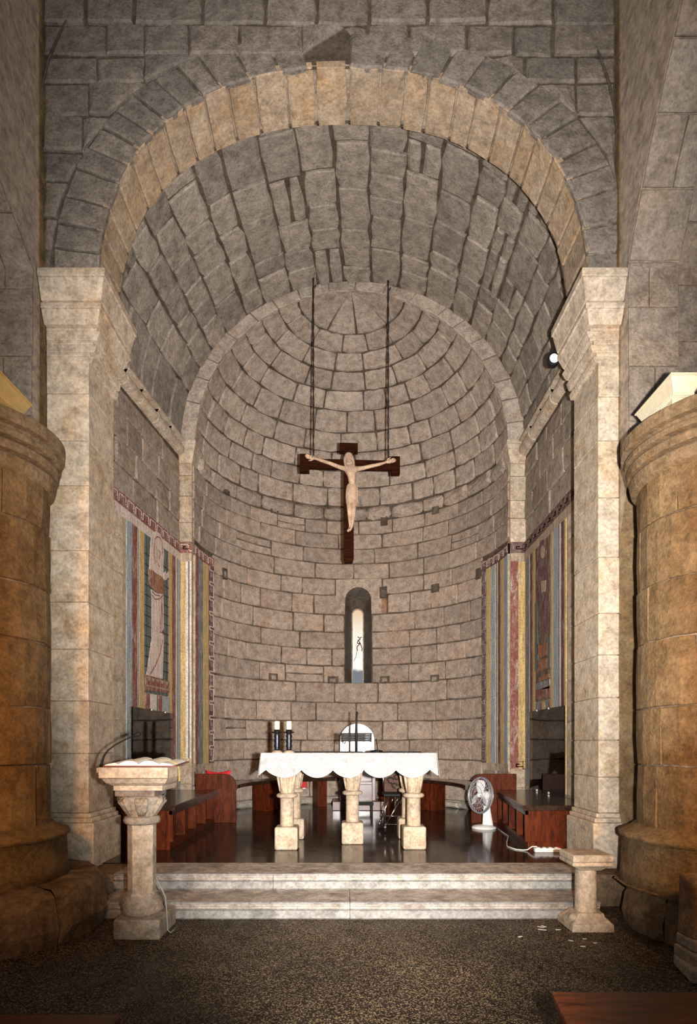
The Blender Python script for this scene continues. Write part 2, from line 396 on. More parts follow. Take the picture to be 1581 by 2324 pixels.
def step(name, y0, y1, z0, z1, cuts, label):
    """a step of slabs: each slab a tread with a moulded nosing along its riser"""
    root = struct(name, MB().box(cuts[0] + .01, cuts[-1] - .01, y0 + .05, y1, z0 - .05, z1 - .03), MS['mortar'], label)
    h = z1 - z0
    prof = [(0.012, 0), (0.0, .012), (0.0, h * .50), (0.022, h * .56), (0.022, h * .63), (0.008, h * .66), (0.002, h * .76), (0.010, h * .82), (-.004, h * .86), (-0.006, h * .97), (0.004, h)]
    for a, b in zip(cuts, cuts[1:]):
        o = MB(); g = .002; n = len(prof)
        vs = [(x, y0 + p[0], z0 + p[1]) for x in (a + g, b - g) for p in prof]
        o.add(vs, [(i, n + i, n + i + 1, i + 1) for i in range(n - 1)])
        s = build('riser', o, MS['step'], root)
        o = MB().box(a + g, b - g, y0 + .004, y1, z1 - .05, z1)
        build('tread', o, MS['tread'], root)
    return root
step('floor_step', 4.585, 5.10, 0.0, FZ / 2, [-1.93, 0.02, 1.95], 'lower pale stone step with moulded edge')
step('floor_step', 4.965, 5.425, FZ / 2, FZ, [-1.95, -0.62, 1.97], 'upper pale stone step with moulded edge')
struct('floor_landing', MB().box(-2.9, -1.95, 4.97, 5.43, -.05, FZ - .01).box(1.97, 2.9, 4.97, 5.43, -.05, FZ - .01), MS['plinth'], 'rough stone beside the steps under the piers')

# ------------------------------------------------------------------ chancel arch and east wall
XL, XR = -2.75, 2.43          # nave corner lines
YW, YA = 5.35, 5.87           # wall face, back of the arch
ZS = 5.47                     # springing of the great arch
def sup(a, b, th, n=2.3, xc=-0.035, z0=ZS):
    c, s = cos(th), sin(th)
    return (xc + a * math.copysign(abs(c) ** (2 / n), c), z0 + b * math.copysign(abs(s) ** (2 / n), s))
def supz(a, b, x, n=2.3, xc=-0.035, z0=ZS):
    q = abs((x - xc) / a)
    return z0 if q >= 1 else z0 + b * (1 - q ** n) ** (1 / n)
def supx(a, b, z, n=2.3):
    q = max(0.0, (z - ZS) / b)
    return None if q >= 1 else a * (1 - q ** n) ** (1 / n)
AI, BI = 2.21, 1.99           # intrados
AO, BO = 2.62, 2.29           # extrados of the grey ring
TOPZ = 8.75
o = MB()
xs = sorted(set(lin(XL, XR, 60) + [-.035 - AI, -.035 + AI]))
o.grid(lambda x, k: (x, YW + .03, supz(AI, BI, x) if k == 0 else TOPZ), xs, [0, 1])
o.grid(lambda x, k: (x, YW + .5, supz(AI, BI, x) if k == 0 else TOPZ), xs, [0, 1])
wall_east = struct('wall_east', o, MS['mortar'], 'weathered grey stone wall above the great round arch')
fE = lambda s, t, d: (s, YW + .03 - d, t)
tb = [5.47]
for hgt in (0.34, .29, .32, .27, .33, .30, .24, .28, .26, .30, .28): tb.append(tb[-1] + hgt)
tb[-1] = TOPZ
def east_quads():
    for k in range(len(tb) - 1):
        z0, z1 = tb[k], tb[k + 1]
        for side in (-1, 1):
            xe = XL + .01 if side < 0 else XR - .01
            i0, i1 = supx(AO + .02, BO + .02, z0), supx(AO + .02, BO + .02, z1)
            x0 = (-.035 + side * i0) if i0 is not None else None
            x1 = (-.035 + side * i1) if i1 is not None else None
            if x0 is None: continue
            if x1 is None: x1 = -.035
            pos_ = abs(xe - x1); cuts = [0.0]
            while cuts[-1] < pos_ - .38: cuts.append(cuts[-1] + rnd(.34, .58))
            if pos_ - cuts[-1] < .14 and len(cuts) > 1: cuts[-1] = pos_
            else: cuts.append(pos_)
            for i, (a, b) in enumerate(zip(cuts, cuts[1:])):
                last = i == len(cuts) - 2
                xa, xb = xe - side * a, xe - side * b
                bl = x0 if last else xb
                if last and abs(bl - xa) < .02: bl = xa
                if side * (xa - bl) < 0: bl = xa - side * .01
                yield xa, xb, bl, z0, z1, side
        if supx(AO + .02, BO + .02, z0) is None:
            x = XL + .01
            while x < XR - .1:
                l = rnd(.38, .62); x2 = XR - .01 if x + l > XR - .3 else x + l
                yield x2, x, x, z0, z1, 1
                x = x2
g = .011
for xa, xb, bl, z0, z1, side in east_quads():
    q = [(bl + side * g, z0 + g), (xa - side * g, z0 + g + rnd(-.01, .01)), (xa - side * g, z1 - g + rnd(-.01, .01)), (xb + side * g, z1 - g)]
    block(fE, q, .03 + rnd(-.012, .012), 3, 2, .016, mat=MS['east'], parent=wall_east)
# outer ring of grey voussoirs, one fallen out at the crown
th = [0.0]
while th[-1] < pi - .07: th.append(th[-1] + rnd(.085, .135))
th[-1] = pi
for t0, t1 in zip(th, th[1:]):
    if t0 <= 1.62 < t1: continue
    e = .0045
    a, b = sup(AI, BI, t0 + e), sup(AI, BI, t1 - e); c, d = sup(AO, BO, t1 - e), sup(AO, BO, t0 + e)
    block(fE, [a, b, c, d], .03 + rnd(-.008, .008), 2, 3, .014, mat=MS['east'], parent=wall_east, name='voussoir')
for pts in ([(150, 45), (132, 85), (110, 135), (98, 185), (94, 230)], [(1348, 95), (1362, 130), (1382, 190), (1392, 240), (1400, 300)]):
    p3 = [at(u, v, YW - .004) for u, v in pts]
    build('mortar_joint', MB().tube(p3, [.006, .010, .013, .010, .006], 6), MS['mortar'], wall_east)
# soffit of the arch
o = MB().grid(lambda s, y: (sup(AI + .03, BI + .03, s)[0], y, sup(AI + .03, BI + .03, s)[1]), lin(0, pi, 64), [YW + .02, YA])
arch = struct('chancel_arch', o, MS['lightmortar'], 'great round arch of tan stone blocks', True)
def fA(s, y, d):
    x, z = sup(AI + .03 - d, BI + .03 - d, s); return (x, y, z)
th = [0.0]
while th[-1] < pi - .09: th.append(th[-1] + rnd(.085, .13))
th[-1] = pi
for t0, t1 in zip(th, th[1:]):
    block(fA, [(t0 + .0035, YW + .014), (t1 - .0035, YW + .014), (t1 - .0035, YA), (t0 + .0035, YA)], .03 + rnd(-.004, .004), 2, 2, .008, .002, .003, mat=MS['arch'], parent=arch, name='voussoir', back=-.028)

# great piers with moulded capitals
PXL, PXR = -2.305, 2.235
def pier(name, xi, xo, side, zs, label):
    """side -1: left; xi inner face, xo outer edge"""
    x0, x1 = sorted((xi, xo))
    root = struct(name, MB().box(x0 + .012, x1 - .012, 5.312, YA - .012, 0.0, 5.3), MS['lightmortar'], label)
    for a, b in zip(zs, zs[1:]):
        j = rnd(-.002, .002)
        build('stone', MB().box(x0 + j, x1 + j, 5.30 + rnd(-.003, .003), YA + rnd(-.002, .002), a + .003, b - .003), MS['pier'], root, bevel=.006)
    # moulded base course
    xa, xb = (x0 - .0, x1 + .07) if side < 0 else (x0 - .07, x1 + .0)
    base = MB()
    for (p, z0, z1) in ((.075, 0.0, .66), (.05, .66, .70), (.028, .70, .74)):
        base.box(x0 if side < 0 else x0 - p, x1 + p if side < 0 else x1, 5.30 - p, YA, z0, z1)
    build('base_course', base, MS['pier'], root, bevel=.01)
    # capital: tiers (front projection, inner projection, z) from the top down
    tiers = [(.17, .21, 5.47, .17, .21, 5.40), (.155, .195, 5.40, .10, .15, 5.235), (.085, .12, 5.235, .085, .12, 5.21), (.115, .155, 5.21, .112, .155, 5.165),
             (.10, .14, 5.165, .05, .10, 5.06), (.010, .075, 5.06, .010, .075, 5.035), (.008, .105, 5.035, .006, .075, 4.95), (.004, .04, 4.95, .004, .04, 4.915),
             (.004, .072, 4.915, .004, .05, 4.845), (.004, .015, 4.845, .004, .015, 4.81), (.004, .045, 4.81, .003, .03, 4.755)]
    cap = MB()
    for (pf1, pi1, z1, pf0, pi0, z0) in tiers:
        def ring(pf, pi_, z):
            yb = YA + .05 if pi_ > .1 else YA + .02
            if side < 0: return [(x0, 5.3 - pf, z), (x1 + pi_, 5.3 - pf, z), (x1 + pi_, yb, z), (x0, yb, z)]
            return [(x0 - pi_, 5.3 - pf, z), (x1, 5.3 - pf, z), (x1, yb, z), (x0 - pi_, yb, z)]
        cap.add(ring(pf0, pi0, z0) + ring(pf1, pi1, z1), [(0, 3, 2, 1), (4, 5, 6, 7), (0, 1, 5, 4), (1, 2, 6, 5), (2, 3, 7, 6), (3, 0, 4, 7)])
    build('capital', cap, MS['capital'], root, bevel=.007)
    return root
zl = [.74, 1.27, 1.74, 2.2, 2.62, 3.08, 3.66, 4.06, 4.48, 4.78]
zr = [.74, 1.06, 1.39, 1.77, 2.15, 2.52, 3.02, 3.55, 4.06, 4.45, 4.78]
pier('pillar_left', PXL, -2.68, -1, zl, 'tan stone pier carrying the arch behind the lectern')
pier('pillar_right', PXR, 2.42, 1, zr, 'pale stone pier carrying the arch behind the short pedestal')

# ------------------------------------------------------------------ barrel vault of the chancel
YP = 8.72
def xlw(Y): return -2.69 + .1176 * (Y - 6.85)      # left wall line
XRW = 2.62
ZV, BV = 5.72, 2.43
def fV(s, y, d):                                    # s: angle
    a0, a1 = xlw(y), XRW; xc = (a0 + a1) / 2; a = (a1 - a0) / 2
    return (xc + (a - d) * cos(s), y, ZV + (BV - d) * sin(s))
vault = struct('ceiling_vault', MB().grid(lambda s, y: fV(s, y, 0), lin(0, pi, 60), lin(5.38, YP + .02, 6)), MS['mortar'], 'barrel vault of rough grey stones', True)
def fVr(y, s, d): return fV(s, y, d)
ts = [0.02]
while ts[-1] < pi - .18: ts.append(ts[-1] + rnd(.115, .175))
ts[-1] = pi - .02
for k in range(len(ts) - 1):
    y = YP - .005; cuts = [y]
    while y > 5.95:
        y -= rnd(.26, .62); cuts.append(y)
    for b, a in zip(cuts, cuts[1:]):
        g = .010; ga = .0042; s0, s1 = ts[k], ts[k + 1]
        sk = rnd(-.02, .02)
        q = [(a + g, s0 + ga + sk * .3), (b - g, s0 + ga), (b - g, s1 - ga), (a + g, s1 - ga + sk * .3)]
        if rnd(0, 1) < .10:
            sm = s0 + (s1 - s0) * rnd(.4, .6)
            block(fVr, [q[0], q[1], (b - g, sm), (a + g, sm)], .035 + rnd(-.015, .012), 2, 2, .016, .005, .007, MS['vault'], vault)
            block(fVr, [(a + g, sm + .012), (b - g, sm + .012), q[2], q[3]], .035 + rnd(-.015, .012), 2, 2, .016, .005, .007, MS['vault'], vault)
        else:
            block(fVr, q, .030 + rnd(-.008, .008), 3, 2, .014, .007, .005, MS['vault'], vault)

# ------------------------------------------------------------------ chancel side walls
def fL(y, z, d): return (xlw(y) + d, y, z)
def fR(y, z, d): return (XRW - d, y, z)
ZF = 4.30                                            # top of the painted frieze
for nm, f, lab in (('wall_left', fL, 'chancel wall of grey stone above the painted saint'), ('wall_right', fR, 'chancel wall of grey stone above the worn painting')):
    root = struct(nm, MB().grid(lambda y, z: f(y, z, 0), [5.38, YP + .03], [0.1, ZV + .05]), MS['mortar'], lab)
    courses(f, [4.31, 4.62, 4.93, 5.24, 5.52], lambda a, b: [(5.95, YP - .01)], .38, .70, h=.03, mat=MS['side'], parent=root, gap=.013)
    build('plaster_coat', MB().grid(lambda y, z: f(y, z, .03), lin(5.88, YP - .003, 6), [FZ, ZF]), MS['oldplaster'], root)
    courses(f, [FZ, .75, 1.2, 1.62, 2.1, 2.5, 2.95, 3.35, 3.75, 4.1], lambda a, b: [(5.95, 7.0)], .5, .8, gap=.008, h=.036, hj=.003, mat=MS['pier'], parent=root, split=0, wave=.004)
    # rounded cornice at the foot of the vault
    cut = [5.92, 6.45, 6.95, 7.35, 7.78, 8.2, YP - .01]
    tr = struct('trim_1' if f is fL else 'trim_2', MB().grid(lambda y, z: f(y, z, .02), [5.9, YP], [5.5, 5.78]), MS['mortar'], 'rounded stone cornice under the vault')
    for a, b in zip(cut, cut[1:]):
        rr = .088 + rnd(-.01, .01); c = MB(); n = 8; pr = [(.02 + rr * cos(x) * 1.15, 5.645 + rr * sin(x)) for x in lin(-pi / 2, pi / 2, n)]
        pr = [(0.0, 5.55)] + pr + [(.13, 5.74), (.13, 5.775), (0.0, 5.775)]
        c.prism(pr, lambda d, z: f(a + .004, z, d), lambda d, z: f(b - .004, z, d)); build('roll', c, MS['capital'], tr, bevel=.006)

# ------------------------------------------------------------------ apse: pilasters, ring, wall and half dome
AXC, ARX, ARY, ZD, RD = 0.055, 2.335, 2.25, 5.70, 2.33
APL, APR = AXC - ARX, AXC + ARX
def fC(s, z, d):                                    # s = arc length from the middle of the back
    a = s / 2.3; return (AXC + (ARX - d) * sin(a), YP + (ARY - d) * cos(a), z)
SM = 2.3 * pi / 2
def fD(s, p, d):                                    # dome: s azimuth, p elevation
    return (AXC + (ARX - d) * sin(s) * cos(p), YP + (ARY - d) * cos(s) * cos(p), ZD + (RD - d) * sin(p))
WS = .143                                           # window axis
wz0, wz1, wzs = 2.485, 4.245, 4.005
ss = sorted(lin(-SM, SM, 56) + [WS - .24, WS + .24]); zz = [.1, 1.0, wz0, wzs, wz1, 5.0, 5.75]
apse = struct('wall_apse', MB().grid(lambda s, z: fC(s, z, 0), ss, zz, lambda s, z: abs(s - WS) < .24 and wz0 < z < wz1), MS['mortar'], 'curved apse wall of coursed brown stone blocks', True)
vz = [1808, 1765, 1722, 1680, 1637, 1595, 1550, 1511, 1473, 1436, 1395, 1352, 1316, 1280, 1246, 1213, 1183]
zb = [HC + (CV - v) / FPX * 10.95 for v in vz]
zb[6] = wz0
PL0, PL1 = -SM + .02, -1.98 - .02                       # painted ends of the apse, by arc length
def s_of_u(u):                                          # arc length of the wall seen on bearing u
    t = (u - CU) / FPX; best = min((abs((fC(s, 2, 0)[0]) - t * fC(s, 2, 0)[1]), s) for s in lin(-SM, SM, 1500)); return best[1]
SPL, SPR = s_of_u(480), s_of_u(1097)
def apse_range(z0, z1):
    zm = (z0 + z1) / 2
    a, b = (-SM + .01, SM - .01) if zm > 4.25 or zm < 1.05 else (SPL + .01, SPR - .01)
    if zm > 4.25 and z0 < 4.25: pass
    if wz0 - .01 < zm < 4.06: return [(a, WS - .245), (WS + .245, b)]
    if 4.06 <= zm < 4.38: return [(a, WS - .42), (WS + .44, b)]
    return [(a, b)]
def apse_mat(s, z):
    if .25 < s < .75 and 3.4 < z < 3.7: return MS['red']
    if .25 < s < .6 and 3.7 < z < 4.05: return MS['red']
    if z < 1.2: return MS['apse']
    return MS['apse']
courses(fC, zb, apse_range, .40, .82, gap=.012, h=.030, matf=apse_mat, parent=apse, wave=.010, hj=.008, split=.05)
# arched head block over the window
zc0, zc1 = zb[10] + .005, zb[12] - .005
hp = [(WS - .41, zc0), (WS - .245, zc0)] + [(WS - .24 * cos(x), wzs + .24 * sin(x)) for x in lin(0, pi, 14)] + [(WS + .245, zc0), (WS + .43, zc0), (WS + .43, zc1), (WS - .41, zc1)]
hp = [p for p in hp]
if zc0 > wzs: hp = [p for p in hp if p[1] >= zc0 - 1e-6]
build('stone', MB().prism(hp, lambda s, z: fC(s, z, -.02), lambda s, z: fC(s, z, .035)), MS['apse'], apse)
# putlog holes: raised slabs, hole shade put into their colour, with a chipped filler stone
def putlog(u, v, wpx, hpx, fill=True):
    s = s_of_u(u); p = fC(s, 0, 0); k = p[1] / FPX; z = HC + (CV - v) * k; ww, hh = wpx * k / 2, hpx * k / 2
    fr = MB(); t = .02
    fr.prism([(s - ww, z - hh), (s + ww, z - hh), (s + ww, z + hh), (s - ww, z + hh)], lambda a, b: fC(a, b, .0), lambda a, b: fC(a, b, .056))
    o = build('putlog_shade_slab', fr, MS['mortar'], apse)
    if fill: block(fC, [(s - ww * .7, z - hh * .8), (s + ww * .6, z - hh * .8), (s + ww * .55, z + hh * .5), (s - ww * .6, z + hh * .6)], .064, 2, 2, .012, .01, .006, MS['reveal'] if rnd(0, 1) < .5 else MS['vault'], apse)
for a in ((620, 1155, 20, 24), (509, 1110, 20, 26), (991, 1157, 18, 22), (872, 1183, 16, 22, False), (505, 1303, 15, 24), (871, 1346, 17, 26), (990, 1336, 20, 18), (617, 1537, 22, 16), (755, 1543, 24, 15), (874, 1543, 22, 16), (989, 1540, 22, 16), (1090, 1303, 16, 24, False)):
    putlog(*a)
# worn string course at the springing
zsb = [zb[-1], ZD + .02]
strg = struct('trim_3', MB().grid(lambda s, z: fC(s, z, .004), lin(-SM, SM, 40), zsb), MS['mortar'], 'worn rounded string course below the half dome', True)
s = -SM + .25
while s < SM - .3:
    l = rnd(.4, .8); p = rnd(.05, .085); zc = (zsb[0] + zsb[1]) / 2; hh = (zsb[1] - zsb[0]) / 2
    block(fC, [(s, zsb[0] + .012), (s + l - .014, zsb[0] + .012), (s + l - .014, zsb[1] - .012), (s, zsb[1] - .012)], p, 4, 3, .05, .012, .016, MS['dome'], strg)
    s += l
# half dome
dome = struct('ceiling_dome', MB().grid(lambda s, p: fD(s, p, 0), lin(-pi / 2, pi / 2, 48), lin(0, pi / 2 - .0005, 16)), MS['mortar'], 'half dome of rough stone rings', True)
pb = [0.012]
for k in range(9): pb.append(pb[-1] + (.138 if k < 8 else .14) + rnd(-.012, .012))
for k in range(len(pb) - 1):
    cm = cos((pb[k] + pb[k + 1]) / 2) * 2.3
    s = -pi / 2 + .004; cuts = [s]; s += rnd(.25, .6) / cm
    while s < pi / 2 - .25 / cm:
        cuts.append(s); s += rnd(.38, .70) / cm
    cuts.append(pi / 2 - .004)
    for a, b in zip(cuts, cuts[1:]):
        g = .008 / cm; gp = .0035
        block(fD, [(a + g, pb[k] + gp), (b - g, pb[k] + gp), (b - g, pb[k + 1] - gp), (a + g, pb[k + 1] - gp)], .032 + rnd(-.008, .008), 4, 2, .014, .004 if cm > .9 else .002, .005, MS['dome'], dome)
for a, b in zip([-pi / 2 + .01, -.5, .12, .8], [-.5, .12, .8, pi / 2 - .01]):
    block(fD, [(a + .02, pb[-1] + .006), (b - .02, pb[-1] + .006), (b - .02, pi / 2 - .02), (a + .02, pi / 2 - .02)], .035, 5, 3, .012, .001, .004, MS['dome'], dome)

# apse arch ring between vault and dome
def ringpt(th_, k):
    if k == 0: return (AXC + (ARX - .03) * cos(th_), ZD + (RD - .03) * sin(th_))
    x0, _, z = fV(th_, YP, 0); return (x0, z)
ring = struct('apse_arch', MB().grid(lambda t_, k: (ringpt(t_, k)[0], YP + .015, ringpt(t_, k)[1]), lin(0, pi, 50), [0, 1]), MS['mortar'], 'stone ring arch framing the half dome')
th = [0.0]
while th[-1] < pi - .12: th.append(th[-1] + rnd(.12, .2))
th[-1] = pi
for t0, t1 in zip(th, th[1:]):
    e = .003; q = []
    for tt, k in ((t0 + e, 0), (t1 - e, 0), (t1 - e, 1), (t0 + e, 1)): q.append(ringpt(tt, k))
    block(lambda x, z, d: (x, YP + .015 - d, z), q, .03 + rnd(-.006, .008), 3, 1, .01, .003, .004, MS['dome'], ring, 'voussoir')
def apilaster(name, x0, x1, side, label):
    root = struct(name, MB().box(x0 + .006, x1 - .006, YP - .012, YP + .10, .1, 5.5), MS['mortar'], label)
    z = 4.31
    while z < 5.44:
        z2 = min(5.46, z + rnd(.24, .40))
        if 5.46 - z2 < .15: z2 = 5.46
        build('stone', MB().box(x0, x1, YP - .03 + rnd(-.004, .004), YP + .12, z + .004, z2 - .004), MS['cream'] if side < 0 else MS['pier'], root, bevel=.008); z = z2
    z = FZ
    while z < 4.2:
        z2 = min(4.30, z + rnd(.38, .55))
        if 4.30 - z2 < .2: z2 = 4.30
        build('stone', MB().box(x0, x1, YP - .028, YP + .12, z + .002, z2 - .002), MS['oldplaster'], root, bevel=.004); z = z2
    # capital with return into the apse
    cap = MB()
    for (p, z0, p1, z1) in ((.07, 5.72, .07, 5.78), (.05, 5.66, .065, 5.72), (.0, 5.46, .05, 5.66)):
        def rg(q, z):
            a, b = (x0 - .0, x1 + q) if side < 0 else (x0 - q, x1 + .0)
            return [(a, YP - .03 - q, z), (b, YP - .03 - q, z), (b, YP + .55, z), (a, YP + .55, z)]
        cap.add(rg(p, z0) + rg(p1, z1), [(0, 3, 2, 1), (4, 5, 6, 7), (0, 1, 5, 4), (1, 2, 6, 5), (2, 3, 7, 6), (3, 0, 4, 7)])
    build('capital', cap, MS['capital'], root, bevel=.012)
apilaster('pillar_apse_left', xlw(YP) + .005, APL - .002 + .01, -1, 'narrow apse pilaster with moulded capital beside the painted saint')
apilaster('pillar_apse_right', APR - .01, XRW - .005, 1, 'narrow apse pilaster with moulded capital beside the worn painting')
# low limewashed kerb at the foot of the apse wall
kerb = struct('baseboard_apse', MB().grid(lambda s, z: fC(s, z, .02), lin(-SM, SM, 40), [FZ, FZ + .12]), MS['white'], 'low pale stone kerb around the apse floor')
s = -SM + .1
while s < SM - .2:
    l = rnd(.45, .9); block(fC, [(s, FZ + .0), (s + l - .01, FZ), (s + l - .01, FZ + .105), (s, FZ + .12)], .11, 3, 1, .03, .006, .008, MS['white'], kerb); s += l

# window in the apse
def winpt(x, k):                                     # outline of the opening; k 0 inner face, 1 glass
    pass
def outline(hw, z0, zs, n=14, px=WS):
    return [(px - hw, z0)] + [(px - hw * cos(a), zs + hw * sin(a)) for a in lin(0, pi, n)] + [(px + hw, z0)]
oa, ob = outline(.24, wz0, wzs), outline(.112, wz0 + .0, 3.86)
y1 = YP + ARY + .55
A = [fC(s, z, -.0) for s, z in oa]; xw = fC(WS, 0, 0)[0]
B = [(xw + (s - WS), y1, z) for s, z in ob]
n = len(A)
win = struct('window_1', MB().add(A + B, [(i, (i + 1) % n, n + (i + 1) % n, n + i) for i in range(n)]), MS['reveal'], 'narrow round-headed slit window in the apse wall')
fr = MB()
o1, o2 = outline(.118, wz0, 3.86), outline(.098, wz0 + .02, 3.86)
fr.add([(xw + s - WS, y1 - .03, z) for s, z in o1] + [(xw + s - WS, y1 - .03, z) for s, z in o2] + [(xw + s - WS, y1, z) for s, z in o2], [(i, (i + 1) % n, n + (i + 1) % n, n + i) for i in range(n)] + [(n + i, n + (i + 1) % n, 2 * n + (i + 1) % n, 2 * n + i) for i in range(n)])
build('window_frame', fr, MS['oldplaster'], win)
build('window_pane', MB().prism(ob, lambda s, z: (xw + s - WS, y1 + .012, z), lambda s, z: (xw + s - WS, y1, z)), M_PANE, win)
# spandrels beside the arched head, on the wall backing
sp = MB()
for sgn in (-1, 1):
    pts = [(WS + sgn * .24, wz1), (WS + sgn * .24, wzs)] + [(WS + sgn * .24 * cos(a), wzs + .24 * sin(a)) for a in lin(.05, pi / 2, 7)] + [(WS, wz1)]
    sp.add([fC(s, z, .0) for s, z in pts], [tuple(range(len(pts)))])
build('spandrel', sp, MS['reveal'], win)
k = 10.95 / FPX
def wp(cx_, cy_): return at(700 + cx_ / 5.28, 1300 + cy_ / 5.28, y1 - .06)
tw = MB()
for path in ([(588, 765), (612, 785), (636, 768)], [(612, 785), (618, 800), (600, 800)], [(618, 795), (590, 815), (584, 845)], [(600, 812), (614, 838), (606, 862)], [(614, 838), (628, 870), (640, 905), (636, 938)], [(606, 862), (584, 880), (578, 905), (586, 935)], [(584, 845), (596, 850), (614, 838)]):
    tw.tube([wp(*p) for p in path], .009, 6)
o = build('dry_twig', tw, MW_RED); tag(o, 'brown twisted twig caught against the slit window glass', 'twig')
build('stub', MB().tube([wp(578, 930), wp(572, 990), at(803, 1500, y1 - .02)], .004, 5), MW_RED, o)

# ------------------------------------------------------------------ nave side walls, arcade arches, half columns
arcR = [(5.16, 3.62), (5.16, 4.3), (5.17, 5.0), (5.17, 5.5), (4.98, 5.88), (4.68, 6.33), (4.33, 6.77), (3.9, 7.12), (3.3, 7.4), (2.5, 7.5), (1.7, 7.4), (1.1, 7.1), (.65, 6.7), (.3, 6.2), (.05, 5.6), (0, 3.6)]
arcL = [(5.2, 3.62), (5.2, 4.3), (5.22, 5.0), (5.22, 5.52), (5.02, 5.66), (4.70, 5.84), (4.3, 6.1), (3.8, 6.4), (3.2, 6.6), (2.5, 6.7), (1.7, 6.6), (1.1, 6.4), (.65, 6.1), (.3, 5.8), (.05, 5.4), (0, 3.6)]
def nave_side(name, X, sgn, arc, label):
    root = struct(name, MB().add([(X, y, z) for y, z in arc] + [(X, y, TOPZ) for y, z in arc] + [(X, 5.38, 3.0), (X, 5.38, TOPZ), (X, 5.2, 3.0)],
                  [(i, i + 1, len(arc) + i + 1, len(arc) + i) for i in range(3, len(arc) - 1)] + [(2 * len(arc), 0, 1, 2, 3, len(arc) + 3, 2 * len(arc) + 1)]), MS['plaster'], label)
    # two stepped orders of the arch
    L = [0]
    for p, q in zip(arc, arc[1:]): L.append(L[-1] + sqrt((p[0] - q[0]) ** 2 + (p[1] - q[1]) ** 2))
    def pt(t, dy):
        t = min(max(t, 0), L[-1] - 1e-4)
        for i in range(len(L) - 1):
            if L[i] <= t <= L[i + 1]:
                f = (t - L[i]) / (L[i + 1] - L[i]); p, q = arc[i], arc[i + 1]
                y, z = p[0] + (q[0] - p[0]) * f, p[1] + (q[1] - p[1]) * f
                ny, nz = -(q[1] - p[1]), (q[0] - p[0]); l = sqrt(ny * ny + nz * nz)
                return y + ny / l * dy, z + nz / l * dy
    for (d0, d1, off) in ((0.0, .44, .03), (.44, 1.3, -.10)):
        ar = build('arch_order', MB().grid(lambda x, t: (X + sgn * x, *pt(t, off - .03)), [d0, d1], lin(0, L[-1], 60)), MS['lightmortar'], root)
        t = 0.0
        while t < 5.6:
            l = rnd(.38, .6)
            f = lambda x, tt, d: (X + sgn * x, *pt(tt, off - .03 + d))
            xm = d0 + (d1 - d0) * rnd(.4, .6)
            for a, b in ((d0, xm), (xm, d1)) if rnd(0, 1) < .45 or d1 > 1 else ((d0, d1),):
                block(f, [(a + .003, t + .004), (b - .003, t + .004), (b - .003, t + l - .004), (a + .003, t + l - .004)], .03, 2, 3, .008, .002, .003, MS['side'], ar)
            t += l
        if d0 > 0: pass
    return root
nave_side('wall_nave_left', XL, -1, arcL, 'plastered nave wall over the side arch')
nave_side('wall_nave_right', XR, 1, arcR, 'plastered nave wall over the side arch by the floodlight')
struct('ceiling', MB().box(-3.4, 3.1, -1.5, 5.4, TOPZ, TOPZ + .1), MS['plaster'], 'unseen flat nave ceiling blocking light from above')  # unseen slab put in to block world light from above
# dim masonry closing the aisles beyond the half columns
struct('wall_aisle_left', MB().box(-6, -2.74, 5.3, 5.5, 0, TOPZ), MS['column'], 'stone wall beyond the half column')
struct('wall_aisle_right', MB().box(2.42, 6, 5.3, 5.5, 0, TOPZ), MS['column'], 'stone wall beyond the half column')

def half_column(name, cx, cy, rs, rp, zp, a0, a1, impost, label):
    fcol = lambda s, z, d: (cx + (rs - .02 + d) * cos(s / rs), cy + (rs - .02 + d) * sin(s / rs), z)
    root = struct(name, MB().lathe([(rs - .02, .3), (rs - .02, 3.4)], cx, cy, 48), MS['lightmortar'], label, True)
    tbz = [.74, 1.2, 1.62, 2.1, 2.5, 2.95, 3.34]
    courses(fcol, tbz, lambda a, b: [(a0 * rs, a1 * rs)], .55, .9, gap=.006, h=.02, hj=.002, mat=MS['column'], parent=root, wave=.004, split=0, nx=6, bev=.006)
    # stepped foot: two rough drums
    def drum(r0, r1, z0, z1, n, wob, nm='drum_stone'):
        m = 5
        for i in range(m):
            b0, b1 = a0 + (a1 - a0) * i / m, a0 + (a1 - a0) * (i + 1) / m
            o = MB(); K = 8; prof = [(r0, z0), (r0 + .012, z0 + (z1 - z0) * .3), (r0 - .01, z0 + (z1 - z0) * .7), (r0 - .03, z1 - .05), (r0 - .06, z1 - .01), (r1 + .04, z1), (r1 - .1, z1)]
            vs = []
            for pr, pz in prof:
                for q in range(K + 1):
                    an = b0 + .004 + (b1 - b0 - .008) * q / K
                    rr = pr + rnd(-wob, wob); vs.append((cx + rr * cos(an), cy + rr * sin(an), pz + (rnd(-wob, wob) * .5 if pz > z0 else 0)))
            o.add(vs, [(j * (K + 1) + q, j * (K + 1) + q + 1, (j + 1) * (K + 1) + q + 1, (j + 1) * (K + 1) + q) for j in range(len(prof) - 1) for q in range(K)])
            build(nm, o, MS['plinth'], root, False)
    drum(rp, rs + .12, 0, zp, 5, .012)
    build('base_drum', MB().lathe([(rs + .13, zp - .02), (rs + .12, zp + .1), (rs + .11, .66), (rs + .135, .67), (rs + .135, .70), (rs + .07, .72), (rs + .02, .76)], cx, cy, 48, wob=.003), MS['column'], root, True)
    im = MB().lathe([(rs, 3.25)] + impost + [(.05, impost[-1][1])], cx, cy, 56)
    build('impost', im, MS['impost'], root, False, bevel=.006)
    return root
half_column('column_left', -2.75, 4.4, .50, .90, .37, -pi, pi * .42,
            [(0.530, 3.27), (0.545, 3.345), (0.495, 3.35), (0.495, 3.37), (0.555, 3.375), (0.565, 3.43), (0.515, 3.435), (0.515, 3.455), (0.575, 3.46), (0.580, 3.50), (0.530, 3.505), (0.545, 3.54), (0.600, 3.545), (0.605, 3.63)], 'round stone half column lit amber beside the lectern')
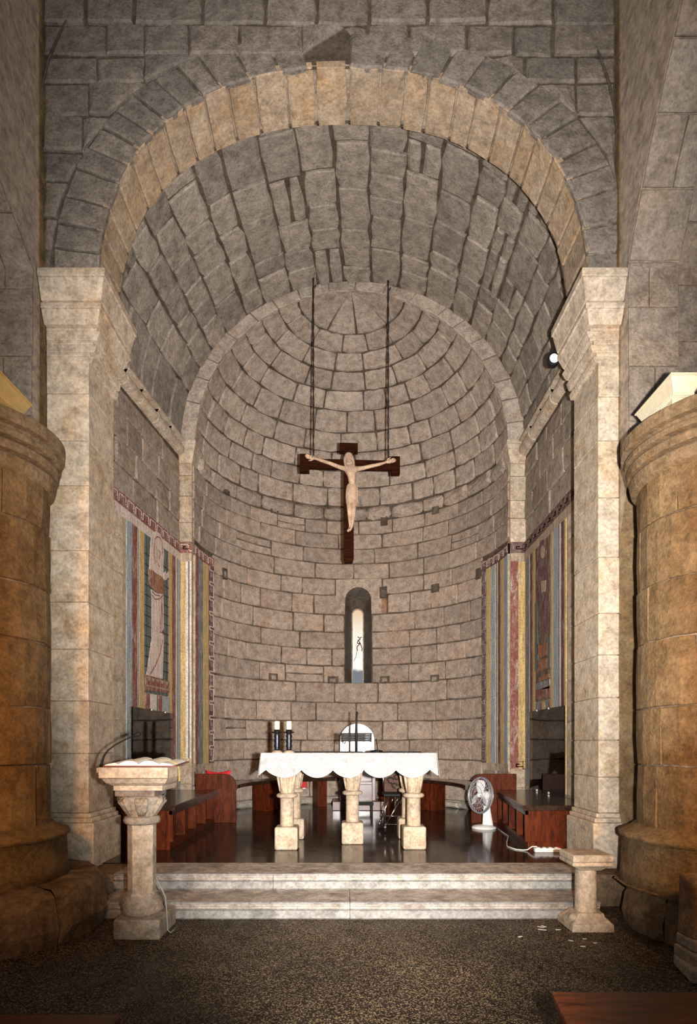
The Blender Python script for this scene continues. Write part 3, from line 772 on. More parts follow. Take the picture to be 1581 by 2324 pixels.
half_column('column_right', 2.75, 4.35, .57, .66, .33, pi * .58, pi * 2,
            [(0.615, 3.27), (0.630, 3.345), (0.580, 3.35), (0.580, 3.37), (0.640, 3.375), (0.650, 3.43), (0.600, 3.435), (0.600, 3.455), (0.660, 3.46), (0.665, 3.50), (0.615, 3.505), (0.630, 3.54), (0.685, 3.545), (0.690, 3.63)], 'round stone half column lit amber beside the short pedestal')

# ------------------------------------------------------------------ paintings
PC = dict(red=paint('fresco_red', (0.25, 0.085, 0.07), wear=.6), purple=paint('fresco_purple', (0.13, 0.058, 0.058), (.34, .26, .22), wear=.57), yellow=paint('fresco_ochre', (0.56, 0.39, 0.17), wear=.66),
          blue=paint('fresco_blue', (0.33, 0.37, 0.39), wear=.6), green=paint('fresco_green_grey', (0.13, 0.15, 0.135), (0.2, 0.19, 0.16)), white=paint('fresco_white', (0.68, 0.61, 0.53)),
          pink=paint('fresco_pink', (0.68, 0.55, 0.475), (.60, .52, .43)), black=paint('fresco_line', (0.035, 0.03, 0.03), (0.10, .08, .07)), orange=paint('fresco_orange', (0.30, 0.11, 0.06), (.40, .27, .17), wear=.54),
          brown=paint('fresco_brown', (0.095, 0.058, 0.05), (0.30, .21, .17), .52), dull=paint('fresco_dull_blue', (0.19, 0.21, 0.225), wear=.58), tan=paint('fresco_tan', (0.42, 0.31, 0.22)))
def patch(f, pts, d, mat, parent, name='painted_field', th_=.004, sub=1):
    if sub > 1:                                   # follow a curved wall
        q = []
        for a, b in zip(pts, pts[1:] + pts[:1]): q += [(a[0] + (b[0] - a[0]) * i / sub, a[1] + (b[1] - a[1]) * i / sub) for i in range(sub)]
        pts = q
    return build(name, MB().prism(pts, lambda s, z: f(s, z, .0), lambda s, z: f(s, z, d)), mat, parent)
def strip(f, s0, s1, z0, z1, d, mat, parent, name='painted_stripe'):
    n = max(1, int(abs(s1 - s0) / .12)); o = MB(); S = lin(s0, s1, n)
    o.grid(lambda s, z: f(s, z, d), S, [z0, z1]); o.grid(lambda s, z: f(s, z, d), [s0, s1], [z0, z1])
    o = MB()
    vs = []; 
    for s in S: vs += [f(s, z0, 0), f(s, z1, 0), f(s, z1, d), f(s, z0, d)]
    m = len(S); fs = [(0, 1, 2, 3), tuple(4 * (m - 1) + i for i in (3, 2, 1, 0))]
    for i in range(m - 1):
        for k in range(4): fs.append((4 * i + k, 4 * i + (k + 1) % 4, 4 * (i + 1) + (k + 1) % 4, 4 * (i + 1) + k))
    o.add(vs, fs); return build(name, o, mat, parent)
def line(f, pts, wd, d, mat, parent, name='painted_line'):
    o = MB()
    for (a, b) in zip(pts, pts[1:]):
        dx, dz = b[0] - a[0], b[1] - a[1]; l = sqrt(dx * dx + dz * dz) or 1; nx_, nz_ = -dz / l * wd / 2, dx / l * wd / 2; ex, ez = dx / l * wd / 2, dz / l * wd / 2
        q = [(a[0] + nx_ - ex, a[1] + nz_ - ez), (a[0] - nx_ - ex, a[1] - nz_ - ez), (b[0] - nx_ + ex, b[1] - nz_ + ez), (b[0] + nx_ + ex, b[1] + nz_ + ez)]
        o.prism(q, lambda s, z: f(s, z, d - .004), lambda s, z: f(s, z, d))
    return build(name, o, mat, parent, kind='stuff' if len(pts) > 30 else None)
def meander(f, s0, s1, z0, z1, d, mat, parent, vertical=False):
    """running key pattern along a band"""
    pts = []; h = (z1 - z0) if not vertical else (s1 - s0)
    length = (s1 - s0) if not vertical else (z1 - z0); n = max(1, round(length / (h * 1.6))); u = length / n
    for i in range(n):
        b = i * u
        for (p, q) in ((0, .12), (0, .88), (.78, .88), (.78, .35), (.35, .35), (.35, .6), (.55, .6), (.55, .6), (.35, .6), (.35, .35), (.78, .35), (.78, .12), (1, .12)):
            pts.append((b + p * u, q * h))
    pts = [(s0 + a, z0 + b) for a, b in pts] if not vertical else [(s0 + b, z0 + a) for a, b in pts]
    return line(f, pts, h * .10, d, mat, parent, 'key_pattern')

# saint on the left wall
def Yl(u): return 3.4956 / (.1176 + (CU - u) / FPX)
def PLw(u, v): y = Yl(u); return (y, HC + (CV - v) * y / FPX)
sL = thing('wall_painting', 'fresco of a pale standing figure on green ground between striped borders', 'painting', (xlw(7.9), 7.9, .8), 'frescoes of the chancel')
D = .042
yF = 7.05
strip(fL, 6.0, YP - .03, 4.15, 4.30, D, PC['red'], sL, 'border_band'); meander(fL, 6.3, YP - .03, 4.165, 4.285, D + .003, PC['pink'], sL)
strip(fL, 6.0, YP - .03, 4.03, 4.146, D, PC['pink'], sL, 'border_band')
for u0, u1, c in ((280, 291.5, 'blue'), (292, 304.5, 'red'), (304.8, 306.4, 'white'), (306.5, 307.5, 'black'), (307.6, 309.3, 'white'), (309.6, 320, 'yellow'), (375.5, 383.5, 'yellow'), (383.8, 392, 'red'), (392.2, 395, 'white'), (395, 396, 'black'), (396.2, 405.5, 'blue')):
    strip(fL, Yl(u0), min(YP - .035, Yl(u1)), .76, 4.028, D, PC[c], sL)
zb0 = PLw(345, 1575)[1]
strip(fL, Yl(320.3), Yl(375.2), zb0, 4.028, D, PC['green'], sL, 'green_ground')
y0_, y1_ = Yl(320.3), Yl(375.2)
for i in range(14):
    z = zb0 + .2 + i * .13
    if z < 3.9: line(fL, [(y0_, z), (y1_, z)], .012, D + .002, PC['black'], sL)
for i in range(6):
    y = y0_ + (y1_ - y0_) * (i + .5) / 6; line(fL, [(y, zb0), (y, 4.0)], .010, D + .002, PC['black'], sL)
def cp(x, y): return PLw(300 + x / 5.283, 1180 + y / 5.283)
def cps(pts): return [cp(*p) for p in pts]
patch(fL, cps([(160, 600), (172, 420), (178, 250), (200, 175), (240, 132), (290, 165), (322, 240), (342, 420), (330, 530), (332, 690), (280, 672)]), D + .006, PC['pink'], sL, 'veil')
patch(fL, cps([(182, 830), (250, 878), (332, 890), (336, 1300), (312, 1345), (338, 1390), (322, 1905), (225, 1888), (125, 1862), (155, 1680), (190, 1420), (188, 1000)]), D + .006, PC['pink'], sL, 'robe')
patch(fL, cps([(150, 588), (240, 640), (334, 705), (332, 892), (255, 868), (185, 812), (158, 720)]), D + .008, PC['orange'], sL, 'sleeve_band')
patch(fL, cps([(165, 640), (215, 690), (235, 760), (190, 800), (165, 720)]), D + .010, PC['red'], sL, 'sleeve_band')
patch(fL, cps([(328, 690), (340, 635), (362, 610), (362, 650), (392, 620), (398, 672), (365, 722), (330, 720)]), D + .008, PC['pink'], sL, 'hand')
for pts in ([(225, 230), (255, 200), (290, 215), (312, 270), (318, 400)], [(225, 230), (215, 400), (228, 520)], [(245, 330), (260, 430), (250, 500), (280, 560)], [(190, 900), (230, 950), (280, 950), (325, 905)], [(195, 860), (235, 900), (290, 910)], [(310, 1000), (300, 1200), (290, 1345), (330, 1360)], [(322, 1440), (290, 1600), (230, 1750), (170, 1850)], [(310, 920), (318, 1150), (308, 1330)], [(270, 360), (290, 400), (280, 470)], [(180, 590), (230, 640), (300, 680)]):
    line(fL, cps(pts), .014, D + .0085, PC['red'], sL, 'drawn_fold')
patch(fL, cps([(115, 1852), (402, 1935), (402, 2078), (115, 2040)]), D + .006, PC['red'], sL, 'base_band')
for a in range(5):
    x = 130 + a * 55; patch(fL, cps([(x, 1880 + a * 14), (x + 45, 1892 + a * 14), (x + 22, 1930 + a * 14)]), D + .008, PC['tan'], sL, 'band_ornament')
patch(fL, cps([(130, 1975), (390, 2030), (390, 2045), (130, 1990)]), D + .008, PC['tan'], sL, 'band_ornament')
for x0_, x1_, c in ((125, 172, 'red'), (175, 255, 'white'), (257, 263, 'black'), (280, 322, 'red'), (325, 408, 'blue')):
    strip(fL, Yl(300 + x0_ / 5.283), Yl(300 + x1_ / 5.283), .76, zb0 - .01, D + .003, PC[c], sL)

# worn painting on the right wall
def Yr(u): return XRW * FPX / (u - CU)
def PRw(u, v): y = Yr(u); return (y, HC + (CV - v) * y / FPX)
sR = thing('wall_painting', 'dark abraded fresco with red patches between blue and ochre stripes', 'painting', (XRW, 7.9, .8), 'frescoes of the chancel')
strip(fR, 6.0, YP - .03, 4.15, 4.30, D, PC['purple'], sR, 'border_band'); meander(fR, 6.3, YP - .03, 4.165, 4.285, D + .003, PC['brown'], sR)
strip(fR, 6.0, YP - .03, 4.03, 4.146, D, PC['tan'], sR, 'border_band')
for u1, u0, c in ((1207, 1199.5, 'dull'), (1208.5, 1207.2, 'white'), (1214.5, 1208.7, 'purple'), (1220.5, 1215, 'yellow'), (1261.5, 1256.3, 'yellow'), (1274.5, 1262, 'blue'), (1276, 1274.8, 'black'), (1279.5, 1276.3, 'white'), (1287, 1280, 'purple'), (1291, 1288, 'yellow')):
    strip(fR, Yr(u1), min(YP - .035, Yr(u0)), .76, 4.028, D, PC[c], sR)
strip(fR, Yr(1256), Yr(1221), PRw(1238, 1590)[1], 4.028, D, PC['brown'], sR, 'dark_ground')
strip(fR, Yr(1256), Yr(1221), .76, PRw(1238, 1590)[1] - .01, D, PC['dull'], sR, 'lower_field')
for u1, u0, c in ((1237, 1232, 'red'), (1243, 1238, 'yellow'), (1256, 1251, 'red')):
    strip(fR, Yr(u1), Yr(u0), .76, PRw(1238, 1590)[1] - .02, D + .003, PC[c], sR)
def cq(x, y): return PRw(1190 + x / 5.05, 1180 + y / 5.05)
def cqs(pts): return [cq(*p) for p in pts]
patch(fR, cqs([(208, 420), (208, 300), (225, 235), (262, 225), (286, 290), (288, 430), (250, 470)]), D + .006, PC['purple'], sR, 'head_shape')
patch(fR, cqs([(228, 420), (228, 320), (248, 290), (272, 320), (272, 420), (250, 445)]), D + .008, PC['tan'], sR, 'face_shape')
patch(fR, cqs([(170, 560), (320, 500), (325, 900), (300, 1300), (200, 1330), (165, 900)]), D + .005, PC['purple'], sR, 'robe_shape')
for pts, c in (([(190, 1420), (240, 1440), (300, 1400), (300, 1540), (235, 1580), (190, 1540)], 'orange'), ([(195, 1610), (300, 1580), (300, 1700), (230, 1730), (190, 1710)], 'orange'), ([(200, 1810), (320, 1760), (325, 1810), (210, 1860)], 'orange'), ([(160, 950), (190, 950), (195, 1700), (160, 1740)], 'green'), ([(305, 1350), (335, 1330), (335, 1690), (305, 1710)], 'green'), ([(165, 1880), (330, 1820), (330, 1930), (170, 1950)], 'dull'), ([(170, 1960), (332, 1900), (332, 2030), (175, 2060)], 'red'), ([(230, 700), (290, 690), (280, 820), (235, 830)], 'tan')):
    patch(fR, cqs(pts), D + .009, PC[c], sR, 'colour_patch')

# painted pilasters and apse ends
fP = lambda x, z, d: (x, YP - .03 - d, z)
def pilaster_paint(label, x0, x1, stripes, key, pale):
    t = thing('wall_painting', label, 'painting', ((x0 + x1) / 2, YP - .03, .8), 'frescoes of the chancel')
    strip(fP, x0, x1, 4.15, 4.30, .008, PC[key], t, 'border_band'); meander(fP, x0, x1, 4.165, 4.285, .012, PC['pink'] if key == 'red' else PC['brown'], t)
    strip(fP, x0, x1, 4.03, 4.146, .008, PC[pale], t, 'border_band')
    for a, b, c, z0 in stripes: strip(fP, x0 + (x1 - x0) * a, x0 + (x1 - x0) * b, z0, 4.028, .008, PC[c], t)
    return t
pl0, pl1 = xlw(YP) + .006, APL + .006
pilaster_paint('ochre and white striped paint on the apse pilaster near the lectern', pl0, pl1, ((0, .52, 'yellow', 1.15), (.53, .76, 'white', 1.15), (.765, .83, 'black', 1.15), (.835, 1, 'white', 1.15)), 'red', 'tan')
tR = pilaster_paint('dark red and ochre paint on the apse pilaster near the fan', APR - .008, XRW - .006, ((0, .47, 'red', 1.0), (.48, 1, 'yellow', 1.0)), 'purple', 'tan')
meander(fP, APR - .006, XRW - .008, .98, 1.12, .012, PC['red'], tR)
def apse_paint(label, us, zlow, key):
    s = [s_of_u(u) for u, _ in us]
    t = thing('wall_painting', label, 'painting', fC((s[0] + s[-1]) / 2, .9, .03), 'frescoes of the chancel')
    lo, hi = min(s), max(s)
    strip(fC, lo, hi, .95, 4.30, .036, MS['oldplaster'], t, 'plaster_ground')
    strip(fC, lo, hi, 4.15, 4.30, .044, PC[key], t, 'border_band'); meander(fC, lo, hi, 4.165, 4.285, .048, PC['pink'], t)
    for (u0, c), (u1, _) in zip(us, us[1:]):
        if c: 
            a, b = sorted((s_of_u(u0), s_of_u(u1)))
            strip(fC, a + .003, b - .003, zlow, 4.146 if c != 'purple' or True else 4.2, .044, PC[c], t)
    return t, s
tA, _s = apse_paint('striped fresco strip with red interlace border at the curve near the lectern', ((437.5, 'red'), (444, 'dull'), (455, 'yellow'), (467.5, 'purple'), (480, None)), 1.06, 'red')
meander(fC, s_of_u(468.5), s_of_u(479.5), 1.1, 4.14, .048, PC['pink'], tA, True)
tB, _s = apse_paint('striped blue, ochre and purple fresco strip at the curve behind the fan', ((1097, 'purple'), (1108, 'yellow'), (1118, 'blue'), (1129, 'white'), (1131.5, 'black'), (1133, 'white'), (1135, 'purple'), (1141, 'yellow'), (1149.5, 'blue'), (1159, None)), 1.06, 'purple')
meander(fC, s_of_u(1098), s_of_u(1107.5), 1.1, 4.14, .048, PC['dull'], tB, True)

# smoked glass screens standing on the side benches
def screen(label, x, y0, y1, z0, z1, sgn):
    t = thing('glass_screen', label, 'screen', (x, (y0 + y1) / 2, z0), 'smoked screens before the wall paintings')
    build('pane', MB().box(x - .004, x + .004, y0, y1, z0, z1), M_SMOKE, t)
    for f in (.42, .78):
        y = y0 + (y1 - y0) * f
        build('clamp', MB().box(x - .012, x + .012, y - .018, y + .018, z1 - .012, z1 + .014), M_CHROME, t, bevel=.003)
        build('clamp', MB().box(x - .014, x + .014, y - .018, y + .018, z0, z0 + .03), M_CHROME, t, bevel=.003)
screen('smoked glass screen below the painted pale figure', -2.39, 6.62, 8.14, .736, 1.775, -1)
screen('smoked glass screen below the dark abraded fresco', 2.50, 6.85, 8.14, .736, 1.80, 1)

# ------------------------------------------------------------------ benches
def side_bench(label, pin, pout, sgn, pn0, pn1):
    """pin/pout: plan points of the inner edge at front and back, outer x; a long chest bench with open bays and a rounded end board"""
    (xa, ya), (xb, yb) = pin; (xo0, xo1) = pout
    t = thing('chest_bench', label, 'bench', ((xa + xo0) / 2, (ya + yb) / 2, FZ))
    f = lambda a, b, z: (xa + (xb - xa) * b + (((xo0 + (xo1 - xo0) * b) - (xa + (xb - xa) * b)) * a), ya + (yb - ya) * b, z)
    def bx(a0, a1, b0, b1, z0, z1):
        vs = [f(a, b, z) for z in (z0, z1) for a, b in ((a0, b0), (a1, b0), (a1, b1), (a0, b1))]
        return MB().add(vs, [(0, 3, 2, 1), (4, 5, 6, 7), (0, 1, 5, 4), (1, 2, 6, 5), (2, 3, 7, 6), (3, 0, 4, 7)])
    build('seat_board', bx(-.03, 1, -.01, 1, FZ + .405, FZ + .46), MW_DARK, t, bevel=.006)
    build('end_panel', bx(0, 1, 0, .02, FZ + .085, FZ + .405), MW_RED, t, bevel=.004)
    build('plinth', bx(.04, 1, .005, 1, FZ, FZ + .085), MW_RED, t, bevel=.003)
    build('back_panel', bx(.30, .34, .02, 1, FZ + .085, FZ + .405), MW_RED, t)
    build('rail', bx(.0, .05, .0, 1, FZ + .36, FZ + .405), MW_DARK, t, bevel=.003)
    for b in (.22, .45, .68, .88): build('divider', bx(.0, .3, b, b + .018, FZ + .085, FZ + .405), MW_RED, t, bevel=.003)
    for b0, b1 in ((.02, .22), (.24, .45), (.70, .88)): build('bay_front', bx(.10, .13, b0, b1 - .03, FZ + .085, FZ + .36), MW_RED, t)
    # rounded end board
    x0, x1 = pn0, pn1; rr = .16; top = FZ + .675; n = 8
    pts = [(x1, FZ), (x0, FZ), (x0, top - rr)] + [(x0 + sgn * (rr - rr * cos(a)), top - rr + rr * sin(a)) for a in lin(0, pi / 2, n)][1:] + [(x1, top)]
    build('end_board', MB().prism(pts, lambda x, z: (x, 8.16, z), lambda x, z: (x, 8.205, z)), MW_RED, t, bevel=.006)
    return t
side_bench('red-brown chest bench with open bays behind the lectern', ((-1.775, 6.05), (-1.79, 8.16)), (-2.60, -2.47), -1, -1.53, -2.08)
side_bench('red-brown chest bench with open bays beside the fan', ((1.805, 6.05), (2.03, 8.16)), (2.57, 2.57), 1, 1.70, 2.32)

cb = thing('curved_bench', 'dark curved bench following the apse wall behind the altar', 'bench', (AXC, 10.4, FZ))
def fB(a, r): return (AXC + (1.62 + r) * sin(a), 8.55 + (1.80 + r) * cos(a))
n = 40; th = lin(-1.66, 1.66, n); o = MB(); vs = []
for a in th:
    for r, z in ((0, FZ + .445), (0, FZ + .50), (.40, FZ + .50), (.40, FZ + .445)): x, y = fB(a, r); vs.append((x, y, z))
fs = [(0, 1, 2, 3), tuple(4 * n + i for i in (3, 2, 1, 0))]
for i in range(n):
    for k in range(4): fs.append((4 * i + k, 4 * i + (k + 1) % 4, 4 * i + 4 + (k + 1) % 4, 4 * i + 4 + k))
build('seat_board', o.add(vs, fs), MW_DARK, cb, bevel=.006)
for a, w_ in ((-.88, .17), (.84, .17), (-.30, .1), (.36, .1)):
    o = MB(); vs = [(*fB(a - w_ / 2, .03), FZ), (*fB(a + w_ / 2, .03), FZ), (*fB(a + w_ / 2, .34), FZ), (*fB(a - w_ / 2, .34), FZ)]
    vs += [(x, y, FZ + .445) for x, y, z in vs]
    build('support', o.add(vs, [(0, 3, 2, 1), (4, 5, 6, 7), (0, 1, 5, 4), (1, 2, 6, 5), (2, 3, 7, 6), (3, 0, 4, 7)]), MW_RED, cb, bevel=.005)

# red cushion behind the left end board
def cushion(cx, cy, cz, w_, h_, t_):
    n = 10; o = MB(); vs = []
    for side in (1, -1):
        for j in range(n + 1):
            for i in range(n + 1):
                u, v = i / n * 2 - 1, j / n * 2 - 1
                px = u * (1 - .10 * (1 - v * v)); pz = v * (1 - .30 * (1 - u * u)) if v > 0 else v; th_ = ((1 - u * u) * (1 - v * v)) ** .5
                vs.append((cx + px * w_ / 2, cy + side * t_ / 2 * th_, cz + pz * h_ / 2))
    m = n + 1; q = m * m
    fs = [(j * m + i, j * m + i + 1, (j + 1) * m + i + 1, (j + 1) * m + i) for j in range(n) for i in range(n)]
    return o.add(vs, fs + [tuple(q + k for k in f[::-1]) for f in fs])
o = build('seat_cushion', cushion(-1.83, 8.46, FZ + .501 + .1075, .36, .215, .10), M_RED, None, True); tag(o, 'red cushion standing behind the rounded bench end', 'cushion')

# celebrant chair
ch = thing('altar_chair', 'tall polished chair with round-topped back behind the altar', 'chair', (.165, 9.95, FZ))
build('platform', MB().box(-.245, .60, 9.68, 10.28, FZ, FZ + .15), MW_CHAIR, ch, bevel=.008)
bk = [(-.13, FZ + .15), (.465, FZ + .15), (.465, 1.43)] + [(.1675 + .2975 * cos(a), 1.43 + .285 * sin(a)) for a in lin(0, pi, 20)][1:-1] + [(-.13, 1.43)]
build('backrest', MB().prism(bk, lambda x, z: (x, 10.14, z), lambda x, z: (x, 10.19, z)), MW_CHAIR, ch, bevel=.006)
build('seat', MB().box(-.10, .435, 9.80, 10.14, .69, .74), MW_CHAIR, ch, bevel=.006)
build('front_panel', MB().box(-.08, .415, 9.83, 9.86, FZ + .15, .69), MW_CHAIR, ch, bevel=.004)
for x in (-.13, .405): build('side_panel', MB().box(x, x + .06, 9.78, 10.14, FZ + .15, .98), MW_CHAIR, ch, bevel=.008)

# ------------------------------------------------------------------ altar
AT = 1.262
def acol(name, cx, cy, label, cap_h=.355, sh=.072):
    t = thing(name, label, 'column', (cx, cy, FZ), 'columns under the altar')
    z = FZ
    b = MB().box(cx - .118, cx + .118, cy - .118, cy + .118, z, z + .235)
    build('base_block', b, MS['cream'], t, bevel=.02, seg=3)
    ct = AT - .055
    build('shaft', MB().lathe([(sh * 1.06, z + .235), (sh, z + .26), (sh * .97, ct - cap_h - .04)], cx, cy, 20), MS['cream'], t, True)
    build('collar', MB().lathe([(sh, ct - cap_h - .055), (sh + .032, ct - cap_h - .045), (sh + .04, ct - cap_h - .03), (sh + .032, ct - cap_h - .012), (sh, ct - cap_h)], cx, cy, 24), MS['cream'], t, True)
    cp_ = MB(); m = 32; prof = [(sh * 1.0, 0), (sh * 1.12, .25), (sh * 1.3, .5), (sh * 1.55, .78), (sh * 1.72, .93), (sh * 1.55, 1.0)]
    vs = []
    for r, f in prof:
        for i in range(m):
            a = 2 * pi * i / m; q = r * (1 + .05 * cos(8 * a) * (1 - abs(f - .5))) * (1 + .10 * f * f * abs(cos(2 * a)) ** 3)
            vs.append((cx + q * cos(a + pi / 4), cy + q * sin(a + pi / 4), ct - cap_h + f * cap_h))
    cp_.add(vs, [(j * m + i, j * m + (i + 1) % m, (j + 1) * m + (i + 1) % m, (j + 1) * m + i) for j in range(len(prof) - 1) for i in range(m)] + [tuple(range((len(prof) - 1) * m, len(prof) * m))])
    cap = build('capital', cp_, MS['cream'], t, True)
    lf = MB()                                     # carved upright leaves
    for i in range(8):
        a = 2 * pi * i / 8 + .2
        for k in range(1):
            pth = [(cx + (sh * q) * cos(a), cy + (sh * q) * sin(a), ct - cap_h + f * cap_h) for q, f in ((1.03, .04), (1.2, .35), (1.42, .6), (1.72, .74), (1.74, .66))]
            lf.tube(pth, [.006, .016, .017, .012, .005], 6)
    build('carved_leaves', lf, MS['cream'], cap, True)
    build('abacus', MB().box(cx - .135, cx + .135, cy - .135, cy + .135, ct - .012, ct + .004), MS['cream'], t, bevel=.006)
    return t
acol('altar_column', -.625, 6.17, 'carved altar column at the front near the candlesticks')
acol('altar_column', .69, 6.20, 'carved altar column at the front before the wheeled chair')
acol('altar_column', .055, 6.52, 'carved altar column standing under the middle of the altar')
acol('altar_column', -.61, 6.86, 'carved altar column at the back behind the one near the candlesticks')
acol('altar_column', .70, 6.88, 'carved altar column at the back mostly hidden by the one before it')
al = build('altar_slab', MB().box(-.86, .885, 5.99, 7.02, AT - .05, AT), MS['cream'], None, bevel=.006); tag(al, 'bare tan stone altar top resting on five carved columns', 'altar')

# lace cloth
cl = thing('altar_cloth', 'white lace cloth with scalloped hem hanging over the altar front', 'tablecloth', (0, 5.98, AT))
o = MB(); NX, NZ = 150, 14; vs = []
val = [-.80, -.46, -.145, .165, .487, .81]
def hem(x):
    for a, b in zip(val, val[1:]):
        if a <= x <= b:
            f = (x - a) / (b - a); return .165 + .085 * sin(pi * f) ** .7
    return .165 + .06 * min(1.0, (min(abs(x - val[0]), abs(x - val[-1]))) / .07)
xs_ = lin(-.868, .893, NX)
def drape(x, f):
    h = hem(x); z = AT + .006 - f * h
    spread = f * .02 * ((x / .88) ** 5)
    y = 5.983 - .006 - .010 * f * sin(x * 21 + .6) - .012 * f - .006 * f * sin(x * 47)
    return (x + spread, y, z)
for j in range(NZ + 1):
    for x in xs_: vs.append(drape(x, j / NZ))
m = NX + 1
fs = [(j * m + i, j * m + i + 1, (j + 1) * m + i + 1, (j + 1) * m + i) for j in range(NZ) for i in range(NX)]
o.add(vs, fs)
oc = build('front_drop', o, M_CLOTH, cl, True); so = oc.modifiers.new('t', 'SOLIDIFY'); so.thickness = .003
o = MB().grid(lambda x, y: (x, y, AT + .005), lin(-.868, .893, 20), [5.977, 6.05]); oc = build('top_fold', o, M_CLOTH, cl); so = oc.modifiers.new('t', 'SOLIDIFY'); so.thickness = .003
for sg, xe in ((-1, -.866), (1, .891)):             # hanging corner points at each end
    o = MB(); vs = []
    for j in range(9):
        f = j / 8
        for i in range(9):
            q = i / 8; y = 5.98 + q * .45
            h = .25 * (1 - q * .75) if q < .5 else .25 * (.62)
            vs.append((xe + sg * (.006 + .03 * f + .012 * f * sin(q * 14)), y, AT + .006 - f * h))
    o.add(vs, [(j * 9 + i, j * 9 + i + 1, (j + 1) * 9 + i + 1, (j + 1) * 9 + i) for j in range(8) for i in range(8)])
    oc = build('end_drop', o, M_CLOTH, cl, True); so = oc.modifiers.new('t', 'SOLIDIFY'); so.thickness = .003
tr = MB()
for k in range(NX): 
    pass
tr.tube([Vector(drape(x, .985)) + Vector((0, -.004, 0)) for x in xs_], .0055, 5); tr.tube([Vector(drape(x, .90)) + Vector((0, -.004, 0)) for x in xs_], .0025, 5)
build('hem_edge', tr, M_LACE, cl, True)
# lace motifs within each scallop
lm = MB()
for a, b in zip(val, val[1:]):
    c = (a + b) / 2
    for (dx, f, r) in ((0, .82, .022), (-.05, .74, .018), (.05, .74, .018), (-.10, .62, .016), (.10, .62, .016), (0, .62, .028)):
        p = Vector(drape(c + dx, f)); lm.tube([p + Vector((r * cos(q), -.004, r * .8 * sin(q))) for q in lin(0, 2 * pi, 10)], .003, 4)
    for dx in (-.12, .12):
        lm.tube([Vector(drape(c + dx * q, .9 - .5 * q)) + Vector((0, -.004, 0)) for q in lin(0, 1, 6)], .004, 4)
for x in val: lm.tube([Vector(drape(x, q)) + Vector((0, -.004, 0)) for q in lin(0, .9, 6)], .004, 4)
build('lace_motif', lm, M_LACE, cl, True, kind='stuff')
def letters(txt, x, z, size, y=5.955, parent=None):
    c = bpy.data.curves.new('lettering', 'FONT'); c.body = txt; c.size = size; c.extrude = .003; c.bevel_depth = .001; c.align_x = 'CENTER'
    o = bpy.data.objects.new('lettering', c); COL.objects.link(o); o.location = (x, y, z); o.rotation_euler = (pi / 2, 0, 0); c.materials.append(M_LACE)
    me = bpy.data.meshes.new_from_object(o); COL.objects.unlink(o); bpy.data.objects.remove(o)
    me.transform(__import__('mathutils').Matrix.Translation((x, y, z)) @ __import__('mathutils').Matrix.Rotation(pi / 2, 4, 'X'))
    o = bpy.data.objects.new('lettering', me); COL.objects.link(o); o.parent = parent; o.matrix_parent_inverse = parent.matrix_basis.inverted()
    return o
letters('J', -.085, AT - .125, .12, parent=cl); letters('H', .008, AT - .165, .10, parent=cl); letters('S', .10, AT - .125, .12, parent=cl)

# candlesticks
def candlestick(x, y, label):
    t = thing('candlestick', label, 'candlestick', (x, y, AT), 'pair of candlesticks on the altar')
    pr = [(.058, 0), (.056, .008), (.04, .02), (.030, .035), (.028, .05), (.036, .07), (.028, .10), (.036, .125), (.027, .155), (.036, .18), (.028, .20), (.03, .212)]
    build('stem', MB().lathe(pr, x, y, 20, AT), plain('dark_iron', (0.03, 0.03, 0.045), .3, .7), t, True)
    build('foot', MB().lathe([(.060, 0), (.062, .004), (.056, .012), (.03, .03)], x, y, 20, AT + .0005), MS['cream'], t, True)
    build('drip_pan', MB().lathe([(.02, .208), (.056, .218), (.060, .226), (.053, .226), (.034, .222), (.034, .250), (.030, .250), (.030, .226)], x, y, 20, AT), plain('dark_iron_pan', (0.03, 0.028, 0.03), .35, .7), t, True)
    c = build('candle', MB().lathe([(.029, .226), (.029, .338), (.024, .342), (.008, .340)], x, y, 20, AT), M_WAX, t, True)
    build('wick', MB().tube([(x, y, AT + .338), (x + .001, y, AT + .352)], .0018, 5), M_BLACK, c)
    return t
c0 = candlestick(-.758, 6.42, 'dark candlestick with cream candle at the altar edge')
c1 = dup(c0, (.128, 0, 0), 'dark candlestick with cream candle, the one nearer the altar middle')

# missal stand with microphone
ms = thing('book_stand', 'black slotted book stand on the altar before the chair', 'stand', (.10, 6.68, AT))
build('foot', MB().box(.02, .17, 6.56, 6.76, AT, AT + .012), M_BLACK, ms, bevel=.003)
build('post', MB().tube([(.098, 6.68, AT + .01), (.098, 6.68, AT + .20)], .014, 10), M_BLACK, ms, True)
for k in range(4): build('slat', MB().box(-.065, .27, 6.645 - .005 * k, 6.665 - .005 * k, AT + .125 + .020 * k, AT + .142 + .020 * k), M_BLACK, ms, bevel=.003)
build('lip', MB().box(-.07, .275, 6.632, 6.66, AT + .205, AT + .217), M_BLACK, ms, bevel=.003)
for x in (-.062, .262): build('side_bar', MB().box(x - .007, x + .007, 6.64, 6.67, AT + .118, AT + .212), M_BLACK, ms)
build('hook', MB().tube([(-.05, 6.63, AT + .13), (-.05, 6.62, AT + .105), (-.03, 6.62, AT + .10), (-.025, 6.63, AT + .12)], .006, 6), M_BLACK, ms, True)
mc = thing('microphone', 'black gooseneck microphone rising above the book stand', 'microphone', (.10, 6.62, AT), 'microphones')
build('gooseneck', MB().tube([(.098, 6.585, AT + .013), (.098, 6.585, AT + .22), (.099, 6.58, AT + .30), (.102, 6.57, AT + .36), (.105, 6.56, AT + .42)], [.016, .016, .013, .009, .009], 10), M_BLACK, mc, True)
build('capsule', MB().ball((.106, 6.558, AT + .435), (.014, .014, .020)), M_BLACK, mc, True)
m2 = thing('microphone', 'small black desk microphone with domed base on the altar', 'microphone', (.325, 6.55, AT), 'microphones')
